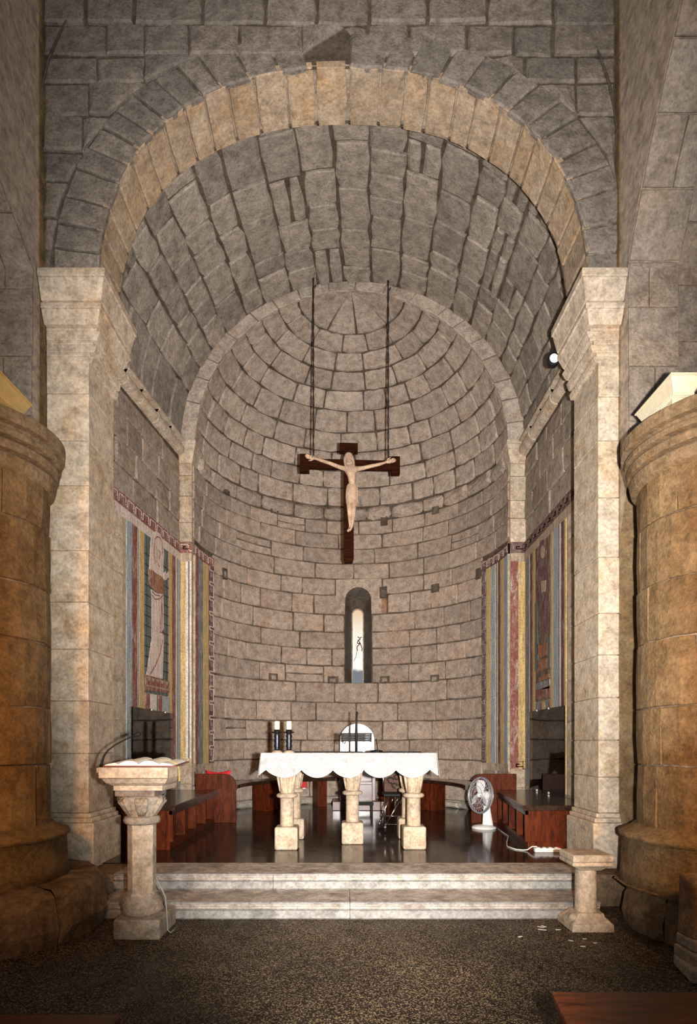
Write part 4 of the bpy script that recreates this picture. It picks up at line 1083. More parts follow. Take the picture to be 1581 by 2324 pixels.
build('base', MB().lathe([(.07, 0), (.07, .012), (.055, .026), (.02, .03)], .325, 6.55, 20, AT), M_BLACK, m2, True)
build('gooseneck', MB().tube([(.335, 6.55, AT + .02), (.33, 6.55, AT + .07), (.318, 6.55, AT + .13)], .005, 6), M_BLACK, m2, True)
build('capsule', MB().ball((.316, 6.55, AT + .14), (.009, .009, .014)), M_BLACK, m2, True)
build('button', MB().lathe([(.010, 0), (.008, .006)], .335, 6.49, 10, AT + .018), M_CHROME, m2)
cab = MB().tube([(.39, 6.56, AT + .006), (.5, 6.60, AT + .006), (.62, 6.55, AT + .006), (.76, 6.56, AT + .006), (.82, 6.64, AT + .006), (.74, 6.72, AT + .006), (.6, 6.70, AT + .006), (.5, 6.62, AT + .008), (.43, 6.60, AT + .007)], .006, 6)
o = build('microphone_cable', cab, M_BLACK, None, True); tag(o, 'looped black cable lying on the altar beside the desk microphone', 'cable')
cab = MB().tube([(.05, 6.75, AT + .006), (-.1, 6.78, AT + .006), (-.3, 6.76, AT + .006), (-.5, 6.79, AT + .006), (-.64, 6.77, AT + .006)], .006, 6)
o = build('microphone_cable', cab, M_BLACK, None, True); tag(o, 'straight black cable lying on the altar behind the candlesticks', 'cable')

# wheeled chrome chair behind the altar
wc = thing('wheeled_chair', 'small chrome wheeled chair with carved panel back behind the altar', 'chair', (.58, 7.5, FZ))
fx0, fx1, fy0, fy1 = .46, .80, 7.27, 7.62
for x, y in ((fx0, fy0), (fx1, fy0), (fx0 - .05, fy1), (fx1 - .05, fy1)):
    c = build('caster', MB().tube([(x - .012, y, FZ + .032), (x + .012, y, FZ + .032)], .032, 14), M_BLACK, wc, True)
    build('caster_cap', MB().ball((x, y - .004, FZ + .065), (.022, .022, .018)), M_CHROME, c, True)
for a, b in (((fx0, fy0, FZ + .06), (fx0 + .0, fy0 + .02, FZ + .47)), ((fx0, fy0, FZ + .08), (fx0 + .22, fy0 + .05, FZ + .45)), ((fx0 - .05, fy1, FZ + .06), (fx0 + .1, fy1, FZ + .45)), ((fx1, fy0, FZ + .06), (fx1, fy0 + .02, FZ + .47)), ((fx1 - .05, fy1, FZ + .06), (fx1 - .02, fy1, FZ + .45))):
    build('leg', MB().tube([a, b], .009, 8), M_CHROME, wc, True)
build('stretcher', MB().tube([(fx0, fy0, FZ + .10), (fx1, fy0, FZ + .10)], .006, 8), M_CHROME, wc, True)
build('stretcher', MB().tube([(fx0 - .05, fy1, FZ + .16), (fx1 - .05, fy1, FZ + .16)], .006, 8), M_CHROME, wc, True)
build('seat', MB().box(fx0 - .02, fx1 + .02, fy0, fy1, FZ + .44, FZ + .475), M_BLACK, wc, bevel=.01)
pb_ = build('back_panel', MB().box(fx0 + .01, fx1 + .03, fy1 - .02, fy1 + .01, FZ + .47, FZ + .78), wood('carved_panel_wood', (.05, .025, .018), (.13, .07, .05), .6, (1, 1, 8), 0.0, 0.1), wc, bevel=.008)
cv_ = MB()
for (cx_, cz_, r_) in ((.55, .62, .035), (.63, .66, .03), (.72, .62, .035), (.60, .55, .03), (.69, .55, .03)):
    cv_.tube([(cx_ + r_ * cos(q) * (1 + .3 * sin(3 * q)), fy1 - .024, FZ + cz_ + r_ * sin(q)) for q in lin(0, 5.2, 12)], .008, 5)
build('carving', cv_, M_BLACK, pb_, True)
for x in (fx0, fx1 + .03): build('back_post', MB().tube([(x, fy1, FZ + .46), (x, fy1, FZ + .80)], .012, 8), M_CHROME, wc, True)
for k in range(4): build('seat_spring', MB().tube([(fx0 + .10 + .06 * k, fy0 + .01, FZ + .435), (fx0 + .07 + .06 * k, fy0 + .03, FZ + .33)], .005, 6), M_CHROME, wc, True)

# low black footstool and red box
fs_ = thing('footstool', 'low black footstool in front of the altar chair', 'stool', (.25, 9.2, FZ))
build('seat', MB().box(.10, .40, 9.05, 9.32, FZ + .15, FZ + .185), M_BLACK, fs_, bevel=.006)
for x in (.12, .36):
    for y in (9.07, 9.28): build('leg', MB().box(x, x + .03, y, y + .03, FZ, FZ + .15), M_BLACK, fs_)
rb = thing('alarm_box', 'small red box with white underside below the curved bench', 'box', (-.745, 10.06, FZ + .33))
bx_, by_ = -.745, fB(-.44, .0)[1] + .02
build('housing', MB().box(bx_ - .05, bx_ + .05, by_, by_ + .07, FZ + .335, FZ + .4445), M_RED, rb, bevel=.008)
build('underside', MB().box(bx_ - .03, bx_ + .03, by_ + .01, by_ + .06, FZ + .315, FZ + .336), M_WHITE, rb, bevel=.005)

# ------------------------------------------------------------------ crucifix
YC = 8.56; CX, CZ = .02, 5.385
cr = thing('crucifix', 'dark wooden cross with block ends and a pale carved body, hung on ropes', 'crucifix', (0, 0, 0))
def cbx(x0, x1, z0, z1, y0=.0, y1=.06): return MB().box(x0, x1, y0, y1, z0, z1)
yaw = R(3.2)
def place(o): return o
parts = []
tp = [(-.072, -1.36), (-.05, -1.415), (.05, -1.415), (.072, -1.36), (.072, .22), (-.072, .22)]
parts.append(build('upright', MB().prism(tp, lambda x, z: (x, 0, z), lambda x, z: (x, .06, z)), MW_CROSS, cr, bevel=.004))
parts.append(build('crossbeam', cbx(-.62, .66, -.068, .068, -.004, .056), MW_CROSS, cr, bevel=.004))
parts.append(build('end_block', cbx(-.70, -.565, -.125, .125, -.02, .075), MW_CROSS, cr, bevel=.005))
parts.append(build('end_block', cbx(.615, .74, -.125, .125, -.02, .075), MW_CROSS, cr, bevel=.005))
parts.append(build('end_block', cbx(-.13, .13, .175, .30, -.02, .075), MW_CROSS, cr, bevel=.005))
# body: one skinned figure, arms spread, knees together, head bowed
V = []; E = []; RD_ = []
def jt(x, y, z, r, par=None):
    V.append((x, y, z)); RD_.append(r)
    if par is not None: E.append((par, len(V) - 1))
    return len(V) - 1
pel = jt(.032, -.085, -.455, (.078, .055)); wai = jt(.044, -.085, -.33, (.066, .05), pel); rib = jt(.036, -.09, -.20, (.094, .062), wai); che = jt(.030, -.09, -.115, (.092, .058), rib)
nk = jt(.015, -.10, -.055, (.030, .030), che); hd = jt(.004, -.118, -.005, (.040, .044), nk); hd2 = jt(-.006, -.120, .05, (.046, .050), hd); hd3 = jt(-.010, -.112, .095, (.026, .03), hd2)
for sg, pts in ((-1, [(-.055, -.088, -.105, .036), (-.13, -.08, -.085, .031), (-.27, -.065, -.025, .026), (-.39, -.045, .02, .024), (-.475, -.03, .052, .016), (-.53, -.025, .07, .018)]),
                (1, [(.115, -.088, -.105, .036), (.19, -.08, -.09, .031), (.33, -.065, -.045, .026), (.44, -.045, -.01, .024), (.525, -.03, .025, .016), (.58, -.025, .045, .018)])):
    p = che
    for x, y, z, r in pts: p = jt(x, y, z, (r, r), p)
for sg, pts in ((-1, [(.0, -.085, -.50, .058), (.005, -.115, -.66, .044), (.006, -.125, -.72, .040), (.012, -.105, -.80, .037), (.018, -.085, -.92, .022), (.008, -.09, -.965, .022), (-.025, -.115, -1.01, .018)]),
                (1, [(.068, -.085, -.50, .058), (.058, -.12, -.66, .044), (.056, -.13, -.72, .040), (.052, -.12, -.80, .037), (.040, -.12, -.91, .022), (.028, -.125, -.955, .022), (.004, -.15, -1.01, .018)])):
    p = pel
    for x, y, z, r in pts: p = jt(x, y, z, (r, r), p)
me = bpy.data.meshes.new('body'); me.from_pydata(V, E, []); me.update(); me.materials.append(M_BODY)
body = bpy.data.objects.new('body', me); COL.objects.link(body); body.parent = cr
sk = body.modifiers.new('skin', 'SKIN'); sk.use_smooth_shade = True
for i, d in enumerate(me.skin_vertices[0].data): d.radius = RD_[i]; d.use_root = (i == 0)
sb = body.modifiers.new('sub', 'SUBSURF'); sb.levels = 2; sb.render_levels = 2
parts.append(body)
# hands: palm and five fingers
for sg, wx, wz, tx, tz in ((-1, -.51, .062, -.60, .083), (1, .56, .038, .648, .060)):
    h = MB(); d = Vector((tx - wx, 0, tz - wz)).normalized(); nrm = Vector((-d.z, 0, d.x)); w0 = Vector((wx, -.028, wz))
    h.tube([w0 - d * .04, w0, w0 + d * .03, w0 + d * .062], [.016, .025, .031, .026], 10)
    for k, (o_, l_) in enumerate(((-.023, .056), (-.008, .068), (.008, .064), (.023, .048))):
        b0 = w0 + d * .054 + nrm * o_; h.tube([b0, b0 + d * l_ * .5 + Vector((0, -.004, 0)), b0 + d * l_ + Vector((0, -.010, 0))], [.0085, .0078, .0058], 6)
    b0 = w0 + nrm * .024; h.tube([b0, b0 + d * .028 + nrm * .020, b0 + d * .055 + nrm * .026], [.011, .009, .006], 6)
    hb = build('hand', h, M_BODY, cr, True); parts.append(hb)
    parts.append(build('nail', MB().ball(tuple(w0 + d * .015 + Vector((0, -.024, 0))), (.008, .006, .008)), M_BLACK, cr, True))
parts.append(build('nail', MB().ball((.004, -.152, -.975), (.009, .012, .009)), M_BLACK, cr, True))
# face, beard and long hair
hz = .04
fc = MB().ball((-.006, -.166, hz - .004), (.0065, .012, .016))
parts.append(build('nose', fc, M_BODY, cr, True))
fe = MB()
for x in (-.022, .012): fe.ball((x, -.160, hz + .014), (.0085, .006, .004))
fe.ball((-.004, -.160, hz - .034), (.012, .006, .0035))
parts.append(build('face_lines', fe, M_HAIR, cr, True))
hr = MB().ball((-.008, -.108, .075), (.055, .050, .042), 16, 10)
for sgx in (-1, 1):
    hr.tube([(-.008 + sgx * .046, -.118, .07), (-.006 + sgx * .056, -.118, .02), (.0 + sgx * .060, -.118, -.04), (.008 + sgx * .054, -.125, -.10), (.012 + sgx * .045, -.135, -.13)], [.016, .021, .021, .018, .008], 8)
parts.append(build('hair', hr, M_HAIR, cr, True))
parts.append(build('beard', MB().ball((.0, -.146, -.012), (.026, .022, .030), 12, 8), M_HAIR, cr, True))
lc = MB(); n = 28; vs = []; prof = [(.072, .054, -.335, .044), (.080, .060, -.36, .042), (.086, .068, -.44, .035), (.086, .075, -.53, .032), (.076, .078, -.62, .033), (.068, .074, -.645, .034)]
for j, (rx, ry, z, cx_) in enumerate(prof):
    for i in range(n):
        a = 2 * pi * i / n; q = 1 + .06 * sin(7 * a + j * .9) * (j / 5); vs.append((cx_ + rx * q * cos(a), -.09 - .004 * j + ry * q * sin(a), z - .018 * sin(a + .8) * (j / 5)))
lc.add(vs, [(j * n + i, j * n + (i + 1) % n, (j + 1) * n + (i + 1) % n, (j + 1) * n + i) for j in range(len(prof) - 1) for i in range(n)])
parts.append(build('loincloth', lc, M_LOIN, cr, True))
kn = MB().ball((.115, -.11, -.36), (.022, .02, .018)); kn.tube([(.115, -.115, -.37), (.112, -.12, -.46), (.106, -.12, -.56), (.10, -.12, -.64)], [.012, .016, .014, .010], 6)
parts.append(build('cloth_knot', kn, M_LOIN, cr, True))
cr.location = (CX, YC, CZ); cr.rotation_euler = (0, 0, yaw)
for u, lab, zt in ((711, 'dark double rope holding the crucifix beam on the side of the lectern', 8.06), (881, 'dark double rope holding the crucifix beam on the side of the fan', 8.06)):
    x = (u - CU) / FPX * 8.58; yb = YC + .026 + (x - CX) * math.tan(yaw)
    rp = thing('hanging_rope', lab, 'rope', (x, yb, CZ + .06), 'ropes of the crucifix')
    zt = fV(math.acos((x - .075) / 2.545), yb, .03)[2]
    for k in (-1, 1):
        build('strand', MB().tube([(x + k * .009 * cos(z * 14), yb + k * .009 * sin(z * 14), z) for z in lin(CZ + .069, zt + .02, 60)], .0075, 5), M_ROPE, rp, True)
    build('ceiling_hook', MB().tube([(x, yb, zt + .03), (x, yb, zt - .10), (x + .02, yb, zt - .14), (x + .035, yb, zt - .10)], .009, 6), M_ROPE, rp, True)

# ------------------------------------------------------------------ lectern
lx, ly = -1.455, 4.30
lxs = -1.484
lt = thing('lectern', 'stone lectern made of a carved capital on an octagonal shaft and square plinth', 'lectern', (lx, ly, 0))
build('plinth', MB().box(-1.615, -1.295, 4.10, 4.50, 0, .14), MS['greyc'], lt, bevel=.012, seg=3)
rk = MB(); m = 20; vs = []
for j, (r, z) in enumerate(((.135, .135), (.145, .17), (.142, .22), (.128, .26), (.105, .285), (.07, .30))):
    for i in range(m):
        a = 2 * pi * i / m; q = r * (1 + .06 * sin(3 * a + j) + rnd(-.05, .05)); vs.append((lxs + q * cos(a), ly + q * sin(a) * .95, z + rnd(-.006, .006)))
rk.add(vs, [(j * m + i, j * m + (i + 1) % m, (j + 1) * m + (i + 1) % m, (j + 1) * m + i) for j in range(5) for i in range(m)] + [tuple(range(m))[::-1], tuple(range(5 * m, 6 * m))])
build('rough_base', rk, MS['greyc'], lt, True)
sh = MB().lathe([(.112, .262), (.112, .285), (.096, .30), (.098, .31), (.100, .785), (.096, .79)], lxs, ly, 8, 0, pi / 8, 2 * pi + pi / 8)
build('octagonal_shaft', sh, MS['cream'], lt, bevel=.006)
build('collar', MB().lathe([(.10, .778), (.125, .79), (.130, .81), (.122, .832), (.10, .84)], lxs, ly, 28), MS['greyc'], lt, True)
cp2 = MB(); m = 40; vs = []
pr = [(.098, .835), (.105, .87), (.118, .91), (.138, .945), (.15, .965), (.13, .985)]
for r, z in pr:
    f = (z - .835) / .15
    for i in range(m):
        a = 2 * pi * i / m; q = r * (1 + .05 * sin(10 * a) * f + .07 * f * abs(cos(2 * a + pi / 2)) ** 2); vs.append((lxs + q * cos(a), ly + q * sin(a), z))
cp2.add(vs, [(j * m + i, j * m + (i + 1) % m, (j + 1) * m + (i + 1) % m, (j + 1) * m + i) for j in range(5) for i in range(m)] + [tuple(range(5 * m, 6 * m))])
lcap = build('capital', cp2, MS['greyc'], lt, True)
for k, (a, nm) in enumerate(((-pi * .70, 'carved_leaf'), (-pi * .40, 'carved_leaf'), (-pi * .05, 'carved_leaf'), (pi * .3, 'carved_leaf'), (pi * .65, 'carved_leaf'), (pi * .95, 'carved_leaf'))):
    lf = MB()
    for da in (-.16, 0, .16):
        pth = [(lxs + q * cos(a + da), ly + q * sin(a + da), z) for q, z in ((.10, .845), (.118, .89), (.142, .935), (.172, .962), (.168, .945))]
        lf.tube(pth, [.008, .020, .024, .020, .012], 8)
    build(nm, lf, MS['greyc'], lcap, True)
build('dark_slab', MB().box(lxs - .145, lxs + .135, ly - .14, ly + .14, .985, 1.03), stone('dark_slab_stone', (.20, .16, .14), (.26, .19, .15), 0, .4), lt, bevel=.008)
tb_ = MB(); rings = [(.17, .17, 1.03), (.17, .17, 1.065), (.18, .18, 1.068), (.205, .21, 1.085), (.225, .235, 1.115), (.23, .25, 1.122), (.235, .26, 1.122), (.235, .262, 1.195)]
vs = []
for rx, ry, z in rings: vs += [(lx - rx, ly - ry, z), (lx + rx, ly - ry, z), (lx + rx, ly + ry, z), (lx - rx, ly + ry, z)]
tb_.add(vs, [(4 * j + i, 4 * j + (i + 1) % 4, 4 * j + 4 + (i + 1) % 4, 4 * j + 4 + i) for j in range(len(rings) - 1) for i in range(4)] + [(3, 2, 1, 0), tuple(4 * (len(rings) - 1) + i for i in range(4))])
build('moulded_top', tb_, MS['cream'], lt, bevel=.005)
build('stub', MB().box(lx - .275, lx - .23, ly - .20, ly - .06, 1.155, 1.19), MS['cream'], lt, bevel=.004)
# open book
bkx, bky, bz = -1.44, 4.27, 1.197
ob_ = thing('open_book', 'open book with curved white pages lying on the lectern', 'book', (bkx, bky, bz))
tl = lambda x, y, z: (bkx + x, bky + y, bz + z + max(0, y + .16) * .06)
def bookhalf(sg):
    o = MB(); n = 10; vs = []
    for y in (-.165, .165):
        for i in range(n + 1):
            f = i / n; vs.append(tl(sg * f * .235, y, .008 + .034 * (sin(pi * min(1, f * 1.35 + .12)) ** .8 if f < .65 else .9 * (1 - (f - .65) / .35) ** .6 * .55 + .12) * (0.55 if f == 0 else 1)))
        for i in range(n, -1, -1): vs.append(tl(sg * i / n * .235, y, .008))
    m = 2 * (n + 1)
    return o.add(vs, [tuple(range(m)), tuple(range(2 * m - 1, m - 1, -1))] + [(i, (i + 1) % m, m + (i + 1) % m, m + i) for i in range(m)])
build('page_block', bookhalf(-1), M_PAGE, ob_); build('page_block', bookhalf(1), M_PAGE, ob_)
build('cover', MB().add([tl(-.245, -.172, .0), tl(.262, -.172, .0), tl(.262, .172, .0), tl(-.245, .172, .0), tl(-.245, -.172, .008), tl(.262, -.172, .008), tl(.262, .172, .008), tl(-.245, .172, .008)], [(0, 3, 2, 1), (4, 5, 6, 7), (0, 1, 5, 4), (1, 2, 6, 5), (2, 3, 7, 6), (3, 0, 4, 7)]), M_COVER, ob_)
rbn = MB(); pth = [(bkx + .10, bky - .02, bz + .045), (bkx + .20, bky - .05, bz + .034), (lx + .250, ly - .10, bz + .02), (lx + .266, ly - .10, bz - .02), (lx + .268, ly - .10, bz - .06), (lx + .270, ly - .105, bz - .105)]
wds = [.007, .007, .007, .008, .012, .020]
vs = []
for (x, y, z), wv in zip(pth, wds): vs += [(x, y - wv, z), (x, y + wv, z), (x + .002, y + wv, z + .0015), (x + .002, y - wv, z + .0015)]
rbn.add(vs, [(4 * j + i, 4 * j + (i + 1) % 4, 4 * j + 4 + (i + 1) % 4, 4 * j + 4 + i) for j in range(5) for i in range(4)] + [(3, 2, 1, 0), (20, 21, 22, 23)])
build('bookmark_ribbon', rbn, M_RIBBON, ob_)
m3 = thing('microphone', 'long black gooseneck microphone leaning over the open book', 'microphone', (-1.71, 4.17, 1.19), 'microphones')
mp_ = [at(228, 1740.3, 4.17), at(231, 1732, 4.17), at(236, 1715, 4.18), at(246, 1702, 4.19), at(262, 1690, 4.2), at(285, 1678, 4.21), at(304, 1670, 4.22)]
build('gooseneck', MB().tube(mp_, [.011, .010, .007, .006, .006, .006, .006], 8), M_BLACK, m3, True)
build('capsule', MB().tube([at(300, 1672, 4.22), at(306, 1669, 4.22), at(315, 1665.5, 4.22), at(319, 1664.5, 4.22)], [.007, .014, .015, .009], 10), M_BLACK, m3, True)
o = build('lectern_cable', MB().tube([(lx + .075, ly - .02, .40), (lx + .115, ly - .03, .33), (lx + .152, ly - .04, .26), (lx + .165, ly - .05, .148), (lx + .172, ly - .055, .03), (lx + .19, ly - .05, .006), (lx + .20, ly + .1, .006)], .005, 6), plain('grey_cable', (.3, .29, .28), .5), None, True)
tag(o, 'thin grey cable running down the lectern to its plinth', 'cable')

# ------------------------------------------------------------------ short pedestal
px, py = 1.765, 4.41
pd = thing('short_pedestal', 'short pale stone column with square top and base before the steps', 'pedestal', (px, py, 0))
def sq(rings, mat, name, jit=.0):
    o = MB(); vs = []
    for r, z in rings:
        for (sx, sy) in ((-1, -1), (1, -1), (1, 1), (-1, 1)): vs.append((px + sx * r + rnd(-jit, jit), py + sy * r * .95 + rnd(-jit, jit), z))
    n = len(rings)
    o.add(vs, [(4 * j + i, 4 * j + (i + 1) % 4, 4 * j + 4 + (i + 1) % 4, 4 * j + 4 + i) for j in range(n - 1) for i in range(4)] + [(3, 2, 1, 0), tuple(4 * (n - 1) + i for i in range(4))])
    return build(name, o, mat, pd, bevel=.008, seg=3)
sq([(.152, 0), (.152, .055), (.142, .062), (.105, .10), (.092, .125)], MS['cream'], 'base', .006)
build('corner_spur', MB().ball((px - .115, py - .06, .075), (.035, .04, .045), 10, 8), MS['cream'], pd, True)
build('shaft', MB().lathe([(.084, .115), (.079, .135), (.077, .30), (.075, .425), (.078, .44)], px, py, 24), MS['cream'], pd, True)
sq([(.08, .43), (.098, .445), (.13, .468), (.142, .47), (.150, .485), (.142, .502)], MS['cream'], 'capital')
sq([(.136, .502), (.144, .507), (.146, .545), (.138, .555)], MS['cream'], 'top_slab', .004)

# ruined pier base at the edge of the nave
pb2 = thing('pier_base', 'broken stone pier base with stepped plinth at the edge of the nave', 'pedestal', (2.25, 3.5, 0))
build('plinth_slab', MB().add([(1.93, 3.34, 0), (2.65, 3.28, 0), (2.7, 3.54, 0), (1.99, 3.64, 0), (1.93, 3.34, .085), (2.65, 3.28, .085), (2.7, 3.54, .085), (1.99, 3.64, .085)], [(0, 3, 2, 1), (4, 5, 6, 7), (0, 1, 5, 4), (1, 2, 6, 5), (2, 3, 7, 6), (3, 0, 4, 7)]), MS['greyc'], pb2, bevel=.02, seg=3)
build('moulding', MB().box(1.975, 2.62, 3.39, 3.61, .08, .15).box(1.99, 2.60, 3.42, 3.61, .15, .22), MS['greyc'], pb2, bevel=.015, seg=3)
build('upper_block', MB().add([(2.00, 3.44, .21), (2.6, 3.44, .21), (2.6, 3.60, .21), (1.99, 3.60, .21), (2.01, 3.46, .55), (2.6, 3.45, .60), (2.6, 3.60, .60), (2.00, 3.60, .58)], [(0, 3, 2, 1), (4, 5, 6, 7), (0, 1, 5, 4), (1, 2, 6, 5), (2, 3, 7, 6), (3, 0, 4, 7)]), MS['plinth'], pb2, bevel=.02, seg=3)

# ------------------------------------------------------------------ fan, power strip, cables
fx, fy = 1.755, 7.65
fn_ = thing('desk_fan', 'white desk fan standing on the dark floor beside the bench', 'fan', (fx, fy, FZ))
build('base', MB().lathe([(.155, 0), (.158, .012), (.145, .028), (.09, .045), (.03, .052)], fx, fy, 28, FZ), M_WHITE, fn_, True)
nk_ = MB(); prf = [(.04, .085, .04), (.035, .075, .12), (.028, .06, .22), (.024, .048, .32), (.022, .04, .40)]; vs = []
for rx, ry, z in prf:
    for i in range(12):
        a = 2 * pi * i / 12; vs.append((fx + .05 - (z - .04) * .06 + ry * cos(a) * .85, fy + rx * sin(a), FZ + z))
nk_.add(vs, [(j * 12 + i, j * 12 + (i + 1) % 12, (j + 1) * 12 + (i + 1) % 12, (j + 1) * 12 + i) for j in range(4) for i in range(12)] + [tuple(range(48, 60))])
build('neck', nk_, M_WHITE, fn_, True)
hc = Vector((fx - .035, fy - .03, .70)); ax = Vector((-.90, -.42, .10)).normalized(); e1 = Vector((0, 0, 1)); e2 = ax.cross(e1).normalized(); e1 = e2.cross(ax).normalized()
def fr(r, a, d): return hc + ax * d + (e1 * cos(a) + e2 * sin(a)) * r
build('motor_housing', MB().tube([hc - ax * .16, hc - ax * .15, hc - ax * .05, hc - ax * .01], [.035, .055, .062, .05], 18), M_CREAM if False else M_WHITE, fn_, True)
build('knob', MB().tube([hc - ax * .12 + e1 * .05, hc - ax * .12 + e1 * .085], [.01, .012], 8), M_WHITE, fn_, True)
RG = .225
gm = plain('grey_wire', (.55, .55, .57), .35, .3)
gd = MB()
for d, r in ((0.0, RG), (.045, RG), (-.03, RG * .55), (.085, RG * .5), (.075, RG * .75)): gd.tube([fr(r, a, d) for a in lin(0, 2 * pi, 36)], .0035, 5)
for i in range(30):
    a = 2 * pi * i / 30
    gd.tube([fr(.04, a, .09), fr(RG * .5, a, .085), fr(RG * .8, a, .07), fr(RG, a, .045)], .0012, 4); gd.tube([fr(.05, a, -.03), fr(RG * .6, a, -.03), fr(RG, a, 0)], .0012, 4)
build('wire_guard', gd, gm, fn_, True, kind='stuff')
build('guard_rim', MB().tube([fr(RG + .004, a, .022) for a in lin(0, 2 * pi, 40)], .012, 8), plain('grey_rim', (.16, .16, .20), .4), fn_, True)
build('hub', MB().tube([hc, hc + ax * .06, hc + ax * .07], [.032, .03, .015], 14), M_WHITE, fn_, True)
for k in range(3):
    o = MB(); a0_ = 2 * pi * k / 3; vs = []
    for j in range(6):
        r = .03 + (RG * .86 - .03) * j / 5; ww = .5 * sin(pi * (.25 + .6 * j / 5)) * (1.2 - .35 * j / 5)
        for i in range(6):
            f = i / 5 - .5; vs.append(fr(r, a0_ + f * 2 * ww * 1.1, .03 + f * .045))
    o.add(vs, [(j * 6 + i, j * 6 + i + 1, (j + 1) * 6 + i + 1, (j + 1) * 6 + i) for j in range(5) for i in range(5)])
    b_ = build('blade', o, plain('fan_blade', (.66, .66, .68), .3), fn_, True); so = b_.modifiers.new('t', 'SOLIDIFY'); so.thickness = .003
ps = thing('power_strip', 'white power strip lying in front of the chest bench end', 'power strip', (2.0, 5.97, FZ))
build('body', MB().box(1.87, 2.135, 5.93, 5.985, FZ, FZ + .042), M_WHITE, ps, bevel=.008)
for k in range(4): build('socket', MB().lathe([(.021, .042), (.023, .048), (.016, .048), (.014, .043)], 1.91 + .06 * k, 5.957, 14, FZ), plain('socket_white', (.6, .6, .57), .4), ps, True)
build('switch', MB().box(2.105, 2.125, 5.945, 5.97, FZ + .04, FZ + .05), M_RED, ps)
build('cord', MB().tube([(2.13, 5.955, FZ + .02), (2.18, 5.95, FZ + .014), (2.28, 5.91, FZ + .008), (2.36, 5.895, FZ + .008)], .007, 6), M_WHITE, ps, True)
o = build('fan_cord', MB().tube([(fx + .165, fy - .04, FZ + .01), (1.90, 7.35, FZ + .006), (1.88, 6.95, FZ + .006), (1.74, 6.5, FZ + .006), (1.68, 6.25, FZ + .006), (1.72, 6.08, FZ + .006), (1.78, 6.04, FZ + .006), (1.82, 6.02, FZ + .012), (1.86, 5.99, FZ + .05), (1.90, 5.962, FZ + .055)], .006, 6), M_WHITE, None, True)
tag(o, 'white cord running from the desk fan to the power strip', 'cord')

# ------------------------------------------------------------------ lamps on the stonework
def flood(label, x, y0, y1, z, sgn, mat):
    t = thing('floodlight', label, 'floodlight', (x, (y0 + y1) / 2, z), 'floodlights on the column tops')
    a = lambda d: x + sgn * d
    def fru(d0, d1, e0, e1, z0, z1, y00, y01, y10, y11):
        v = [(a(d0), y00, z0), (a(d1), y00, z0), (a(d1), y01, z0), (a(d0), y01, z0), (a(e0), y10, z1), (a(e1), y10, z1), (a(e1), y11, z1), (a(e0), y11, z1)]
        return MB().add(v, [(0, 3, 2, 1), (4, 5, 6, 7), (0, 1, 5, 4), (1, 2, 6, 5), (2, 3, 7, 6), (3, 0, 4, 7)])
    build('mounting_box', fru(.05, .16, .05, .16, z, z + .06, y0 + .08, y1 - .05, y0 + .08, y1 - .05), mat, t, bevel=.004)
    h = build('housing', fru(.04, .18, .0, .22, z + .075, z + .165, y0 + .04, y1 - .04, y0, y1), mat, t, bevel=.008)
    build('rim', fru(-.006, .226, -.006, .226, z + .165, z + .178, y0 - .006, y1 + .006, y0 - .006, y1 + .006), mat, t, bevel=.003)
    for k in range(22):
        y = y0 + .05 + (y1 - y0 - .1) * k / 21; build('fin', MB().box(min(a(.035), a(.18)), max(a(.035), a(.18)), y - .003, y + .003, z + .055, z + .085), mat, h)
    return t
flood('cream ribbed floodlight on the column top above the short pedestal', 2.14, 3.93, 4.42, 3.63, 1, M_CREAM)
flood('yellowed ribbed floodlight on the column top above the lectern', -2.28, 3.78, 4.30, 3.63, -1, M_YELLOW)
sp_ = thing('spotlight', 'small round black spotlight fixed under the capital of the pale pier', 'spotlight', (2.04, 5.93, 5.2))
sx, sy, sz = 2.06, 5.95, 5.20
build('bracket', MB().tube([(2.09, 5.93, 5.36), (2.075, 5.95, 5.28), (sx, sy, sz + .06)], .014, 8), M_BLACK, sp_, True)
hs = build('housing', MB().tube([(sx + .02, sy + .10, sz + .02), (sx + .015, sy + .07, sz + .015), (sx, sy, sz), (sx - .003, sy - .03, sz - .004)], [.03, .055, .06, .062], 18), M_BLACK, sp_, True)
build('lens', MB().ball((sx - .003, sy - .032, sz - .004), (.046, .012, .046), 18, 8), M_LENS, sp_, True)

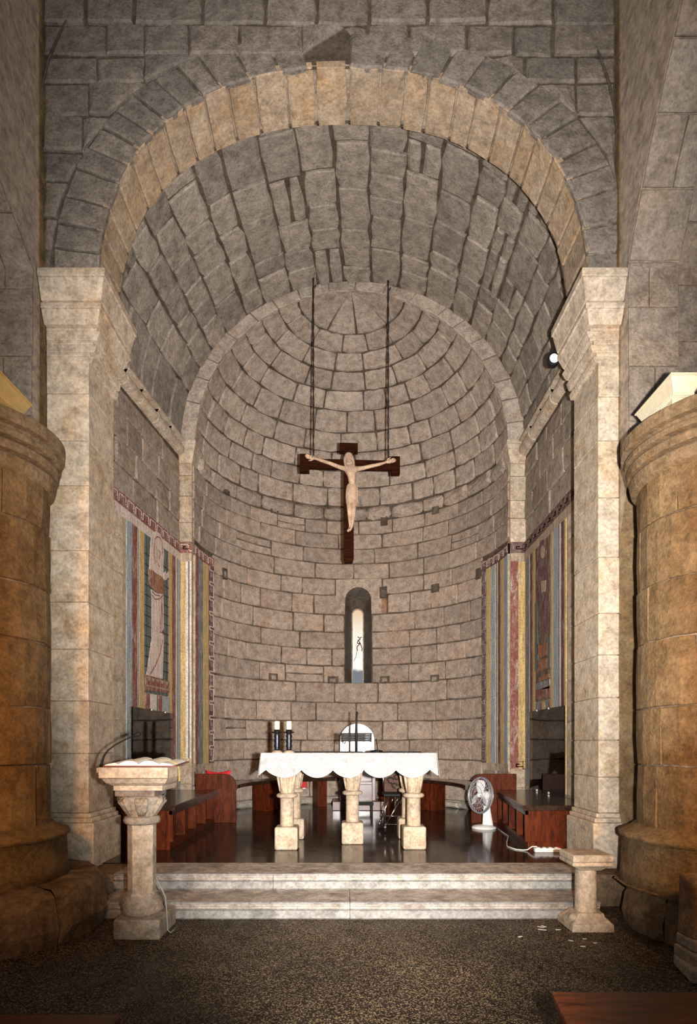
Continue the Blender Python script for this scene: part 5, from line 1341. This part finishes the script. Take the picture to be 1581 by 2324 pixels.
# ------------------------------------------------------------------ pews in the nave
def pew(label, x0, x1, y1, skew, z, sgn):
    t = thing('pew', label, 'pew', ((x0 + x1) / 2, y1 - .25, 0), 'pews of the nave')
    q = lambda x, y, zz: (x + (y - y1) * skew, y, zz)
    def b(xa, xb, ya, yb, za, zb_): return MB().add([q(*p) for p in ((xa, ya, za), (xb, ya, za), (xb, yb, za), (xa, yb, za), (xa, ya, zb_), (xb, ya, zb_), (xb, yb, zb_), (xa, yb, zb_))], [(0, 3, 2, 1), (4, 5, 6, 7), (0, 1, 5, 4), (1, 2, 6, 5), (2, 3, 7, 6), (3, 0, 4, 7)])
    build('seat_board', b(x0, x1, y1 - .30, y1, z - .035, z), MW_PEW, t, bevel=.008, seg=3)
    for xx in (x0 + .02, x1 - .07): build('leg_panel', b(xx, xx + .045, y1 - .26, y1 - .03, 0, z - .035), MW_PEW, t, bevel=.005)
    build('stretcher', b(x0 + .06, x1 - .06, y1 - .16, y1 - .13, .12, .24), MW_PEW, t, bevel=.004)
pew('dark wooden pew nearest the broken pier base', .745, 2.3, 2.17, .14, .45, 1)
pew('dark wooden pew end at the lower corner on the lectern side', -2.4, -.757, 1.99, 0, .45, -1)

# paper scraps on the nave floor
sc0 = None
for i, (u, v, l, a, lab) in enumerate(((1227, 2104, .05, .5, 'thin white paper scrap on the nave floor, top of the group of three'), (1234, 2102.5, .045, .9, 'thin white paper scrap on the nave floor, right of the group of three'), (1230, 2110, .06, .35, 'thin white paper scrap on the nave floor, bottom of the group of three'),
        (1266, 2110, .04, 0, 'white paper scrap midway between the group of three and the pedestal'), (1180, 2126, .04, -.4, 'white paper scrap lying farthest from the pedestal'), (1295, 2135, .035, .7, 'white paper scrap just off the pedestal base corner'),
        (1326, 2131, .03, 0, 'white paper scrap straight below the pedestal base'), (1350, 2140, .03, -.1, 'white paper scrap closest to the rough column foot'), (1322, 2148, .034, .1, 'white paper scrap closest to the pew'))):
    x, y, z = at(u, v, HC * FPX / (v - CV)); c, s = cos(a), -sin(a)
    o = MB(); h = l / 2; wv = .006
    o.prism([(-h, -wv * .4), (h * .2, -wv), (h, -wv * .3), (h * .9, wv * .6), (-h * .3, wv), (-h, wv * .3)], lambda p, q: (x + p * c - q * s, y + p * s + q * c, .0), lambda p, q: (x + p * c - q * s, y + p * s + q * c, .002))
    tag(build('paper_scrap', o, M_PAGE), lab, 'scrap', 'paper scraps on the floor')
